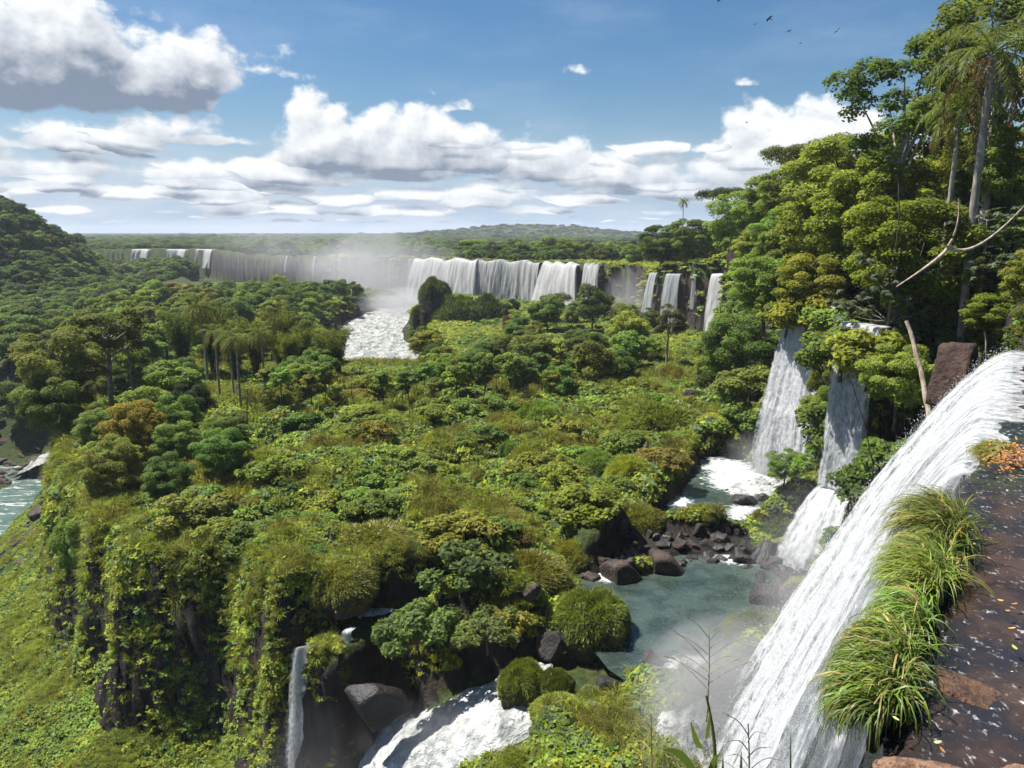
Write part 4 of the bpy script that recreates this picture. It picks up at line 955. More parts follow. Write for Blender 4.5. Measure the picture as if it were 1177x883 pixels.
    pat = fbm(u_ / 4.5, Z / 5, 3, 61); ok = in_view(X, Y, Z) & ((pat > .10) | (Z > -27 - 2.5 * (pat + .3))) & ~((u_ < 36) & (Z < -26)); X, Y, Z, pat = X[ok], Y[ok], Z[ok], pat[ok]; n = len(X)
    idx = np.where(pat + r.normal(size=n) * .1 > .2, 2, np.where(r.random(n) < .45, 3, np.where(r.random(n) < .5, 4, 1))); s = (.6 + .7 * r.random(n)) * np.clip(np.hypot(X, Y) / 60, .8, 1.6); tilt = r.normal(size=(n, 3)) * .5; tilt[:, 2] = r.random(n) * 6.28
    scatter('hanging_greenery', np.stack([X, Y, Z + .1], 1), tilt, np.stack([s, s, s], 1), idx, COVER, 'grasses and creepers hanging down the dark gorge cliff', 'undergrowth')
    # mid-distance low growth
    X, Y = polar_pts(r, 26000, 140, 420, -40, 16, .5); Z = H(X, Y); dp = sdp(PLATEAU, X, Y); ok = in_view(X, Y, Z) & (Z > -31) & (seg_dist(RAPIDS, X, Y) > 13)
    X, Y, Z, dp = X[ok], Y[ok], Z[ok], dp[ok]; n = len(X); D = np.hypot(X, Y); sp1 = fbm(X / 22, Y / 22, 4, 37) + r.normal(size=n) * .1
    idx = np.where(sp1 < -.1, 2, np.where(sp1 < .02, 0, 1)); s = (.8 + .8 * r.random(n)) * D / 110; tilt = r.normal(size=(n, 3)) * .2; tilt[:, 2] = r.random(n) * 6.28
    scatter('low_bushes', np.stack([X, Y, Z], 1), tilt, np.stack([s, s, s * .8], 1), idx, COVER, 'low bushes carpeting the land behind the island trees', 'undergrowth').name = 'bush_cover'
    # forest to the horizon
    X, Y = polar_pts(r, 15000, 330, 3300, -41, 38, .02); dp = sdp(PLATEAU, X, Y); Z = H(X, Y); ok = (dp > 6) & (Y > 225)
    ok &= ~((np.abs(X + 275) < 62) & (Y < 632) & (Y > 560));     X, Y, Z = X[ok], Y[ok], Z[ok]; n = len(X); D = np.hypot(X, Y); s = (.75 + .55 * r.random(n)) * np.clip(D / 900, .9, 2.0); s *= 1 + .5 * (r.random(n) < .04); s *= np.where(dp[ok] < 28, .45 + .4 * r.random(n), 1)
    rot = np.zeros((n, 3)); rot[:, 2] = r.random(n) * 6.28; k = fbm(X / 90, Y / 90, 3, 3)
    idx = np.where(r.random(n) < .5 + k, 0, r.integers(0, 4, n)); zs = np.clip(420 / D, .45, 1)
    scatter('distant_forest', np.stack([X, Y, Z - 3.6 * s * zs], 1), rot, np.stack([s, s, s * zs], 1), idx, CANOPY, 'unbroken distant forest reaching to the horizon', 'forest')
    # the wooded hill and far bank of the gorge
    X, Y = polar_pts(r, 12000, 235, 620, -41, -12, .5); dg = sdp(GORGE, X, Y); Z = H(X, Y); ok = (dg > 2) & (Z > -44) & (sdp(PLATEAU, X, Y) < -6) & (seg_dist(RAPIDS, X, Y) > 18); X, Y, Z = X[ok], Y[ok], Z[ok]
    keep = []; gridc = set()
    for i, (x, y) in enumerate(zip(X, Y)):
        q = (int(x / 5.5), int(y / 5.5))
        if q not in gridc: gridc.add(q); keep.append(i)
    X, Y, Z = X[keep], Y[keep], Z[keep]; n = len(X); s = (.75 + .5 * r.random(n)) * np.where((Y > 425) & (X < -105), 1.4, 1.0); rot = np.zeros((n, 3)); rot[:, 2] = r.random(n) * 6.28; idx = np.where(r.random(n) < .55, 0, r.integers(0, 4, n))
    scatter('hill_woods', np.stack([X, Y, Z - 1.6 * s], 1), rot, np.stack([s * 1.1, s * 1.1, s], 1), idx, CANOPY, 'dark woods covering the hill and far bank beyond the gorge', 'forest').name = 'hill_forest'
ground_cover()

# ------------------------------------------------------------------ individual plants
PR = random.Random(4)
def hue(c, j=.12):
    k = 1 + PR.uniform(-j, j) * 1.6; return (c[0] * k * (1 + PR.uniform(-j, j)), c[1] * k, c[2] * k * (1 + PR.uniform(-j, j)), 1)
def plant(kind, x, y, z, s, col, cat, auto=None, label=None, group=None, wide=1.0, var=None):
    root, h = PROT[kind][PR.randrange(len(PROT[kind])) if var is None else var]
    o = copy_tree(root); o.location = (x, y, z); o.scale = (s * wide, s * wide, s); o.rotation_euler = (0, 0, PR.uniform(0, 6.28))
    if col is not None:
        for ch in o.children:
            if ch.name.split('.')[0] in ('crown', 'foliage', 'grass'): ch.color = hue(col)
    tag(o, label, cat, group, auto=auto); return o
def col_word(c):
    return {DG: 'dark green', MG: 'mid green', YG: 'yellow green', OL: 'olive', BR: 'rusty orange'}.get(c, 'green')
TREES = []
def free(x, y, d):
    return all((x - a) ** 2 + (y - b_) ** 2 > (d + e) ** 2 * .25 for a, b_, e in TREES)
def tree_px(kind, px, py, y, h=None, col=MG, cat='tree', label=None, auto=None, wide=1.0, zoff=0, group=None, var=None):
    """tree whose top stands at picture point px,py, at distance y"""
    t = Q(px, py, y); z = Hs(t[0], y) + zoff
    if px > 835 and py < 350 and not (870 < px < 945 and py > 275):
        while z < -7.5 and y < 230: y += 1.0; t = Q(px, py, y); z = Hs(t[0], y)
    s = max(.25, (t[2] - z) / (PROT[kind][0][1])) if h is None else h / PROT[kind][0][1]
    TREES.append((t[0], y, 6 * s * wide)); return plant(kind, t[0], y, t[2] - s * PROT[kind][0][1] if h else z, s, col, cat, auto, label, group, wide, var)

def named_trees():
    T = tree_px
    # the hillside beside the viewer
    T('tall', 1048, 44, 62, None, (0.078, 0.124, 0.023), label='dark leafy tree standing highest on the hillside skyline, beside the palms', wide=1.15)
    T('tall', 1160, -30, 62, None, (0.091, 0.137, 0.026), label='tall airy tree rising out of the top of the picture behind the palm', wide=1.1)
    T('broadfine', 1178, 130, 60, None, MG, label='dark leafy tree behind the tall palm trunk')
    T('palm', 1143, 60, 41, None, None, 'palm', wide=.85, label='tall palm with slender grey trunk standing before the hillside trees')
    T('palm', 1100, 128, 46, None, None, 'palm', wide=.8, label='palm with hanging grey fronds below the dark skyline tree')
    T('cecropia', 1022, 300, 44, 9.5, None, label='grey green umbrella-leaf tree over the narrow fall', wide=1.1)
    T('cecropia', 1140, 238, 38, 8.0, None, label='pale umbrella-leaf tree between the palm trunk and river', wide=1.2)
    T('flat', 925, 168, 92, 9.5, (0.078, 0.111, 0.026), label='flat-topped tree standing out on the hillside skyline against the white cloud', wide=.9)
    T('flat', 838, 216, 150, 13, (0.065, 0.091, 0.026), label='lacy flat-crowned tree on the skyline where the hillside meets the far forest', wide=1.0)
    T('palm', 786, 232, 190, 7, None, 'palm', label='tiny lone palm poking above the far treeline', wide=.8)
    T('broadfine', 1010, 170, 58, None, (.15, .20, .025), label='broad yellow green tree below the highest dark skyline tree', wide=1.1)
    T('broadfine', 960, 195, 70, None, (.16, .205, .026), label='bright yellow green tree under the flat-topped skyline tree', wide=1.2)
    T('broadfine', 1060, 210, 52, None, (.15, .2, .028), label='sunlit yellow green tree below the palm with hanging fronds', wide=1.1)
    T('broadfine', 905, 235, 78, None, MG, label='green hillside tree above the tall white fall', wide=1.2)
    T('broadfine', 1000, 235, 50, None, (0.117, 0.143, 0.026), label='sunlit tree high on the hillside above the umbrella-leaf tree', wide=1.1)
    T('broadfine', 940, 282, 75.5, 7.5, YG, label='yellow green tree directly above the tall white fall', wide=1.2)
    T('broadfine', 882, 285, 81, 8, MG, label='rounded green tree on the cliff edge beside the tall white fall', wide=1.2)
    T('broadfine', 1085, 300, 39, 6.5, YG, label='yellow green bush tree behind the dead branch', wide=1.2)
    T('broadfine', 1150, 330, 33, 3.6, (0.124, 0.163, 0.026), label='bright low tree overhanging the river at the big rock', wide=1.6)
    T('broadfine', 1038, 392, 46, 5.0, MG, label='feathery green tree leaning over the narrow fall', wide=1.2)
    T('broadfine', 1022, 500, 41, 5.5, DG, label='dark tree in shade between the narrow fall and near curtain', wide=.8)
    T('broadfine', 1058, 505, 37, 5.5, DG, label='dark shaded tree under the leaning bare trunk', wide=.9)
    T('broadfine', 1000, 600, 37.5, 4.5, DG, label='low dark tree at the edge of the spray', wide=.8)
    T('broadfine', 957, 382, 63, 7.5, YG, label='yellow green tree on the spur between the tall and narrow falls', wide=.6)
    T('broadfine', 960, 440, 58, 7, MG, label='dark leafy tree low on the spur between the tall and narrow falls', wide=.6)
    T('broadfine', 912, 292, 79, 7.5, MG, label='green tree hanging over the top of the tall fall', wide=1.2)
    T('broadfine', 985, 345, 53, 7, YG, label='yellow green tree hanging over the top of the narrow fall', wide=1.1)
    T('broadfine', 850, 350, 100, 12, DG, label='dark tree on the hillside beside the bright fall', wide=1.1)
    T('broadfine', 830, 420, 105, 9, (0.065, 0.098, 0.023), label='dark green tree at the foot of the hillside, above the rock pile', wide=1.1)
    T('broadfine', 905, 515, 62, 3.6, MG, label='small leafy tree growing out before the foot of the tall fall', wide=1.1)
    for (px, py, y, cl, lab) in [(762, 252, 215, DG, 'dark skyline tree before the lone palm'), (800, 246, 205, MG, 'round skyline tree just beside the lone palm'), (862, 214, 150, MG, 'green skyline tree after the lacy flat-crowned tree'), (890, 196, 130, YG, 'yellow green skyline tree before the flat-topped one'), (912, 186, 120, MG, 'green skyline tree touching the flat-topped one'),
                             (945, 166, 105, YG, 'bright skyline tree just behind the flat-topped one'), (968, 150, 95, MG, 'green skyline tree midway up the hillside'), (990, 136, 85, YG, 'yellow green skyline tree under the dark summit tree'), (870, 255, 120, YG, 'sunlit tree in the middle of the hillside above the bright fall'), (905, 250, 100, YG, 'sunlit hillside tree above the tall fall'), (846, 240, 205, DG, 'dark hillside tree behind the bright fall')]:
        T('broadfine', px, py, y, None, cl, label=lab, wide=1.25)
    T('tall', 770, 345, 130, None, (0.078, 0.091, 0.029), label='round dark-stemmed tree standing before the veil fall', wide=1.1)
    # the island
    T('flat', 640, 338, 205, None, (.07, .085, .022), label='flat-topped tree before the white fan of the far falls', wide=.8)
    T('broad', 682, 326, 200, None, DG, label='tall dark tree before the last far falls', wide=.9)
    T('broad', 590, 342, 215, None, (.055, .08, .02), label='green tree on the island crest before the streaky curtain', wide=.8)
    T('broad', 588, 358, 205, 9, BR, label='reddish brown tree on the island crest near the little square fall', wide=.8)
    T('broad', 650, 400, 150, 9, (.075, .055, .02), label='brown-tinged tree amid the green island trees', wide=.9)
    T('tall', 118, 336, 101, None, (.16, .19, .03), label='wide yellow green feathery tree on the near end of the wooded island', wide=1.5)
    T('broadfine', 66, 372, 92, None, (.14, .17, .03), label='spreading feathery tree beside the brown cliff of the gorge', wide=1.1)
    for (px, py, y, lab) in [(232, 352, 118, 'palm standing apart at the bamboo, highest of the island palms'), (264, 388, 100, 'palm with full drooping crown above bare dark trunks'), (272, 392, 96, 'palm with rusty skirt of dead fronds, foremost on the island'),
                             (147, 385, 104, 'short palm half sunk among dark island trees'), (108, 442, 88, 'pale arching palm above the orange-topped tree'), (248, 384, 104, 'slim palm between two fuller island palms'), (500, 455, 112, 'small palm lost among the green island trees'), (300, 385, 108, 'palm beside the bamboo, last of the palm row')]:
        T('palm', px, py, y, None, None, 'palm', label=lab, wide=1.0)
    for (px, py, y, lab) in [(205, 345, 122, 'bamboo clump behind the lone island palm'), (240, 340, 124, 'tall feathery bamboo clump in the middle of the island'), (290, 352, 122, 'bamboo clump leaning beside the palm row'),
                             (318, 345, 128, 'bright bamboo clump at the edge of the bare lawn'), (345, 365, 126, 'bamboo clump nearer the rapids'), (375, 372, 122, 'drooping bamboo clump against the white rapids'), (386, 366, 126, 'last bamboo plume before the white rapids'), (330, 372, 118, 'low bamboo clump before the brighter ones'), (265, 362, 118, 'bamboo clump between the palms')]:
        T('bamboo', px, py, y, None, (.095, .120, .020), 'bamboo', label=lab, wide=1.15)
    # near end of the island, above the gorge cliff
    T('broadfine', 150, 452, 75, None, (.205, .205, .03), label='orange-topped tree above the gorge cliff', wide=1.1)
    T('broadfine', 125, 505, 66, 6.5, (.16, .16, .03), label='tree with orange flowering top at the cliff edge', wide=1.0)
    T('broadfine', 95, 520, 73, 9, MG, label='green creeper-hung tree overhanging the gorge river', wide=.8)
    T('broadfine', 60, 420, 88, None, DG, label='dark tree at the gorge edge above the brown shore', wide=1.1)
    T('broadfine', 215, 440, 88, None, (.04, .06, .02), label='dark grey green tree behind the orange-topped tree', wide=1.1)
    T('broadfine', 190, 520, 66, 5.5, DG, label='dark rounded tree just behind the orange flowering tree', wide=1.1)
    T('broadfine', 85, 590, 66, 7, MG, label='leafy tree hanging down the gorge cliff above the green river', wide=.8)
    for (px, py, y, lab) in [(282, 440, 86, 'bare dark pole of a tree below the drooping palm'), (357, 475, 78, 'thin bare tree standing alone on the shrub field'), (312, 488, 78, 'short bare stem with a rusty top on the shrub field'), (405, 425, 92, 'bare branched tree at the edge of the shrub field'), (375, 505, 72, 'twiggy dead bush on the shrub field')]:
        T('snag', px, py, y, None, None, 'bare tree', label=lab)
    # boulder-like shrubs before the far falls
    for (px, py, y, s_, lab) in [(497, 324, 232, 5.4, 'tall round shrub-topped rock before the widest far curtain'), (528, 345, 230, 10, 'wide round shrub-topped rock beside the little square fall'), (487, 352, 234, 5.5, 'small round shrub at the edge of the rapids'),
                                 (560, 346, 232, 8, 'brown-green round shrub at the foot of the streaky curtain')]:
        t = Q(px, py, y); zb = max(Hs(t[0], y), t[2] - s_ * 1.15); plant('mound', t[0], y, t[2] - s_ * 1.0, s_, (.075, .105, .030), 'shrub', label=lab, wide=.95 if px == 497 else .8)
named_trees()

PROTECT = [(392, 340, 474, 418, 215), (512, 370, 546, 390, 225), (474, 296, 724, 338, 290), (742, 300, 840, 376, 200), (866, 388, 942, 552, 70), (962, 425, 1008, 565, 52), (478, 318, 580, 372, 226),
           (226, 348, 296, 470, 96), (1070, 30, 1177, 250, 60), (1005, 290, 1060, 400, 43), (1030, 370, 1075, 480, 36), (1060, 375, 1120, 470, 33), (755, 345, 795, 420, 128), (628, 336, 700, 372, 196), (145, 280, 250, 300, 580), (-40, 482, 58, 612, 175)]
def hides(x, y, z, h, r):
    a, top, dep = proj((x, y, z + h)); _, bot, _ = proj((x, y, z + .2 * h)); rp = r / dep * FPX
    return any(a + rp > q[0] and a - rp < q[2] and top < q[3] and bot > q[1] and y < q[4] for q in PROTECT)
def wood(n, gen, spacing, cond, hrange, kinds, cat, desc_fn, wide=(.9, 1.25), zoff=-.3, limit=None, vis=True):
    r = np.random.default_rng(n + 17); X, Y = gen(r); Z = H(X, Y); ok = cond(X, Y, Z) & in_view(X, Y, Z, 60); X, Y, Z = X[ok], Y[ok], Z[ok]; k = 0
    for x, y, z in zip(X, Y, Z):
        h = PR.uniform(*hrange); kd, cl = PR.choices([q[:2] for q in kinds], [q[2] for q in kinds])[0]; s = h / PROT[kd][0][1]
        sz = spacing * (h / (sum(hrange) / 2))
        if not free(x, y, sz) or hides(x, y, z, h, .30 * h): continue
        TREES.append((x, y, sz)); w = PR.uniform(*wide)
        plant(kd, x, y, z + zoff, s, cl, cat, auto=desc_fn(kd, cl, h), wide=w); k += 1
        if k >= n: break
    return k
def desc(kd, cl, h):
    nm = {'broad': 'rounded tree', 'broadfine': 'leafy tree', 'tall': 'tall loose tree', 'flat': 'flat-crowned tree', 'slim': 'slim-trunked tree', 'palm': 'palm', 'bamboo': 'bamboo clump'}[kd]
    return (col_word(cl) + ' ' + nm) if kd not in ('palm', 'bamboo') else nm
KM = [('broad', DG, 4), ('broad', MG, 5), ('broad', YG, 1.2), ('broad', OL, .6), ('slim', MG, .6)]
# island trees
def gl(n, r0, r1, a0, a1, p=1.0): return lambda r: polar_pts(r, n, r0, r1, a0, a1, p)
def isl(X, Y, Z):
    return (sdp(PLATEAU, X, Y) < -5) & (sdp(GORGE, X, Y) < -2) & dry(X, Y, Z) & (Z > -29) & (Y > 92 + .40 * (X + 33) + 6 * fbm(X / 12, Y / 12, 2, 4)) & (np.hypot(X + 62, Y - 178) > 14) & ~((Y > 222) & (X > -42) & (X < 22))
print('island', wood(205, gl(9000, 85, 335, -38, 20), 6.0, isl, (4.8, 9.5), KM, 'tree', desc, wide=(.95, 1.35)))
print('slim', wood(26, gl(1500, 84, 112, -20, 4), 3.0, lambda X, Y, Z: (sdp(GORGE, X, Y) < -3) & (Y > 84 + .36 * (X + 33)) & dry(X, Y, Z), (5.0, 7.5), [('slim', MG, 3), ('slim', YG, 1.5), ('slim', DG, 2)], 'tree', desc, wide=(1, 1.3)))
print('edge', wood(16, gl(2500, 60, 125, -42, -20), 4.6, lambda X, Y, Z: (sdp(GORGE, X, Y) < 0) & (sdp(GORGE, X, Y) > -16) & (Y > 66), (4.5, 7.5), [('broadfine', DG, 3), ('broadfine', MG, 3), ('broadfine', YG, .6)], 'tree', desc))
# hillside wall and its top
def wall(X, Y, Z):
    dp = sdp(PLATEAU, X, Y); ok = (dp > -2) & (dp < 10) & (Y > 29.5)
    for (fx, fy, fr) in ((24.2, 53.4, 4.2), (29.0, 74, 5.2), (53, 188, 8), (41, 199, 7)): ok &= np.hypot(X - fx, Y - fy) > fr
    return ok
KW = [('broadfine', YG, 4), ('broadfine', MG, 3), ('broadfine', DG, 1.3), ('broadfine', (.09, .11, .02), 3)]
print('wall', wood(110, gl(9000, 30, 215, 10, 42), 4.2, wall, (3.5, 7.0), KW, 'tree', desc, wide=(1.1, 1.5), zoff=-1.2))
print('top', wood(110, gl(12000, 32, 290, 8, 42), 5.2, lambda X, Y, Z: (sdp(PLATEAU, X, Y) > 5) & (sdp(PLATEAU, X, Y) < 34) & (Y > 31) & ((Y < 190) | (X > 40)), (6.5, 10.5), [('broadfine', YG, 3), ('broadfine', MG, 3), ('broadfine', DG, 2)], 'tree', desc, wide=(1, 1.3)))
# the plateau behind the far falls
def far(X, Y, Z):
    dp = sdp(PLATEAU, X, Y); return (dp > 9) & (dp < 95) & (Y > 212) & ~((np.abs(X + 288) < 60))
print('far', wood(64, gl(6000, 215, 560, -36, 14, .6), 9.5, far, (6, 11.5), [('broad', DG, 4), ('broad', MG, 4), ('broad', (.055, .072, .022), 4), ('flat', MG, .7)], 'tree', desc, wide=(1.05, 1.5), zoff=-1.5))
# left bank and hill
def bank(X, Y, Z): return (sdp(GORGE, X, Y) > np.where(Y > 165, 2, 40)) & (X < -60) & (Z > -46) & (Y < 255)
print('bank', wood(46, gl(9000, 120, 480, -41, -16, .8), 8.0, bank, (7, 12), [('broad', DG, 6), ('broad', MG, 3)], 'tree', desc, wide=(1, 1.35)))

# shrubs and grassy mounds on the island field
MOUNDS = [(762, 505, 52, .62, YG, 'big flat-topped grassy mound with a dark rock side above the upper pool'), (722, 562, 27, 1.0, YG, 'yellow green grassy mound beside the upper pool'), (684, 715, 42, .9, (.17, .24, .035), 'bright shaggy grass mound at the edge of the lower pool'),
          (617, 500, 29, 1.1, MG, 'steep dark-sided mound below the island trees'), (604, 680, 46, .7, OL, 'olive grassy mound beside the dark boulders'), (508, 668, 27, .8, OL, 'olive tussock above the small stream'), (688, 548, 24, .9, MG, 'rounded mound left of the flat-topped grassy mound'),
          (606, 548, 24, 1.0, OL, 'brown-sided mound in the middle of the shrub field'), (735, 602, 30, .8, YG, 'grassy mound over the black rocks'), (655, 640, 28, .8, YG, 'yellowish mound just above the boulders'), (560, 612, 34, .8, YG, 'domed mound at the heart of the shrub field'),
          (600, 762, 26, 1.1, YG, 'tussock on the rim above the white cascade'), (640, 765, 20, 1.0, (.1, .14, .02), 'small bright tussock on the rim above the white cascade'), (665, 505, 24, .8, YG, 'low mound behind the flat-topped mound'), (775, 440, 16, 1.0, OL, 'small dark-sided mound near the rock pile'),
          (870, 735, 38, .5, (.08, .12, .018), 'mossy rock at the edge of the near spray'), (905, 600, 36, .5, (.08, .13, .018), 'grassy bank at the foot of the tall fall'), (843, 742, 22, .6, (.09, .12, .02), 'small mossy hump in the lower pool outlet'),
          (645, 800, 30, .7, YG, 'grassy knoll below the lower pool, at the cascade end'), (690, 792, 32, .7, YG, 'middle grassy knoll below the lower pool'), (730, 800, 30, .7, (.17, .23, .03), 'grassy knoll below the lower pool, beside the bright green one'), (700, 832, 36, .7, OL, 'lowest grassy knoll below the lower pool'), (645, 838, 34, .7, YG, 'grassy knoll at the bottom, over the cascade'), (600, 865, 34, .7, YG, 'grass hump cut by the bottom edge near the cascade'), (765, 798, 36, .6, (.09, .13, .02), 'bright green knoll next to the churning white water'), 
          (430, 640, 60, .5, OL, 'wide olive swelling covered with dry grass'), (400, 560, 45, .5, YG, 'low swelling below the palms'), (540, 700, 34, .7, MG, 'leafy mound over the small stream'), (385, 690, 40, .7, OL, 'dry grassy brow above the thin gorge fall'), (560, 728, 32, .8, MG, 'blue green leafy mound above the white cascade'), (478, 722, 34, .9, MG, 'dark leafy shoulder between the stream and cascade')]
def mounds():
    for (px, py, rp, hz, cl, lab) in MOUNDS:
        c = P(px, py, -23.2); dep = proj(c)[2]; s = rp / FPX * dep; z = Hs(c[0], c[1]) if py < 760 else -24.6
        if 'leafy' in lab: plant('shrub', c[0], c[1] + s * .2, max(z, -24) - .1, s * 1.05, (.105, .16, .045), 'shrub', label=lab); continue
        plant('mound', c[0], c[1] + s * .3, max(min(z, -22.4) - .25 * s * hz, -25.2), s, cl, 'mound', label=lab).scale = (s, s, s * hz)
        TREES.append((c[0], c[1], s * 1.4))
    def cond(X, Y, Z): return dry(X, Y, Z, 1.0) & (sdp(PLATEAU, X, Y) < -3) & (sdp(GORGE, X, Y) < -1.5) & (Z > -26) & (Y < 100 + .3 * (X + 33)) & (Y > 40)
    r = np.random.default_rng(99); X, Y = polar_pts(r, 3000, 42, 125, -33, 24, .8); Z = H(X, Y); ok = cond(X, Y, Z) & in_view(X, Y, Z, 20); k = 0
    for x, y, z in zip(X[ok], Y[ok], Z[ok]):
        s = PR.uniform(.6, 1.5)
        if not free(x, y, s * 1.9): continue
        TREES.append((x, y, s * 1.2))
        if PR.random() < .30:
            cl = PR.choice([YG, OL, MG]); o = plant('mound', x, y, z - .3 * s, s, cl, 'mound', auto=col_word(cl) + ' grassy hummock'); o.scale = (s, s * PR.uniform(.8, 1.2), s * PR.uniform(.6, 1.0))
        else:
            cl = PR.choice([MG, MG, YG, YG, OL, DG]); o = plant('shrub', x, y, z - .1, s * PR.uniform(.8, 1.5), cl, 'shrub', auto=col_word(cl) + ' leafy shrub', wide=PR.uniform(.9, 1.5))
        k += 1
        if k >= 210: break
    print('field', k)
mounds()
def spur():
    for (px, py, y, s, cl, lab) in [(905, 362, 76, 2.4, MG, 'leafy shrub overhanging one edge of the tall fall top'), (928, 360, 73.6, 2.6, YG, 'yellow green shrub overhanging the middle of the tall fall top'), (950, 366, 70.8, 2.4, MG, 'shrub at the other edge of the tall fall top'), (968, 402, 55, 2.4, MG, 'shrub overhanging the narrow fall top'), (1000, 408, 52.3, 2.6, YG, 'yellow green shrub at the edge of the narrow fall top'), (948, 470, 60, 2.2, MG, 'leafy shrub high on the spur between the tall and narrow falls'), (955, 505, 58, 2.0, DG, 'dark shrub on the spur beside the narrow fall'), (945, 530, 60, 2.0, MG, 'green shrub at the foot of the spur between the two falls'),
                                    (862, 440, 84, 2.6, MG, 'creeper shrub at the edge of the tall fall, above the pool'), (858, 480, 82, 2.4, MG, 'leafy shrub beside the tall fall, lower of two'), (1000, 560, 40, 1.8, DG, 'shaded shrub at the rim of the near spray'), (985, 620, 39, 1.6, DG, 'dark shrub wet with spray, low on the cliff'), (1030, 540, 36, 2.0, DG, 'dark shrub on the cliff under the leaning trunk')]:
        t = Q(px, py, y); plant('shrub', t[0], y, t[2] - .6 * s, s, cl, 'shrub', label=lab)
spur()
# ================================================================== ROCKS
def icos(sub):
    import bmesh
    bm = bmesh.new(); bmesh.ops.create_icosphere(bm, subdivisions=sub, radius=1.0); V = np.array([v.co[:] for v in bm.verts]); F = np.array([[v.index for v in f.verts] for f in bm.faces]); bm.free(); return V, F
ICO = icos(4); ICO3 = icos(3)
def rock_shape(seed, npl=11, rough=.10, squash=(1, 1, .75)):
    r = np.random.default_rng(seed); V, F = ICO; N = rdir(r, npl); c = .42 + .42 * r.random(npl)
    dn = V @ N.T; rad = np.where(dn > .05, c[None, :] / np.maximum(dn, .05), 9).min(1); rad = np.minimum(rad, 1.15)
    P_ = V * rad[:, None]; P_ = P_ * (1 + fbm3(P_ * 2.5 + seed, 4, seed) * rough * 2)[:, None]
    return P_ * np.array(squash), F
ROCKS = {}
def rock_src(mat, k):
    if (mat.name, k) not in ROCKS:
        V, F = rock_shape(500 + k, 12 + k % 5, .045, (1, .8 + .1 * (k % 3), .62 + .07 * (k % 4))); o = mesh_np('boulder', V, F, mat); hide(o); ROCKS[(mat.name, k)] = o
    return ROCKS[(mat.name, k)]
def boulder(x, y, z, s, mat=None, label=None, auto=None, k=None, rot=None, name='boulder', sq=None, tilt=.35):
    o = rock_src(mat or ROCK, PR.randrange(8) if k is None else k).copy(); o.name = name; COL.objects.link(o); o.location = (x, y, z)
    o.scale = (s, s, s) if sq is None else (s * sq[0], s * sq[1], s * sq[2]); o.rotation_euler = (PR.uniform(-tilt, tilt), PR.uniform(-tilt, tilt), PR.uniform(0, 6.28) if rot is None else rot)
    return tag(o, label, 'rock', auto=auto)
ROCKB = mat_rock('brown_basalt', c4(.018, .014, .012), c4(.078, .055, .043), scale=.8)
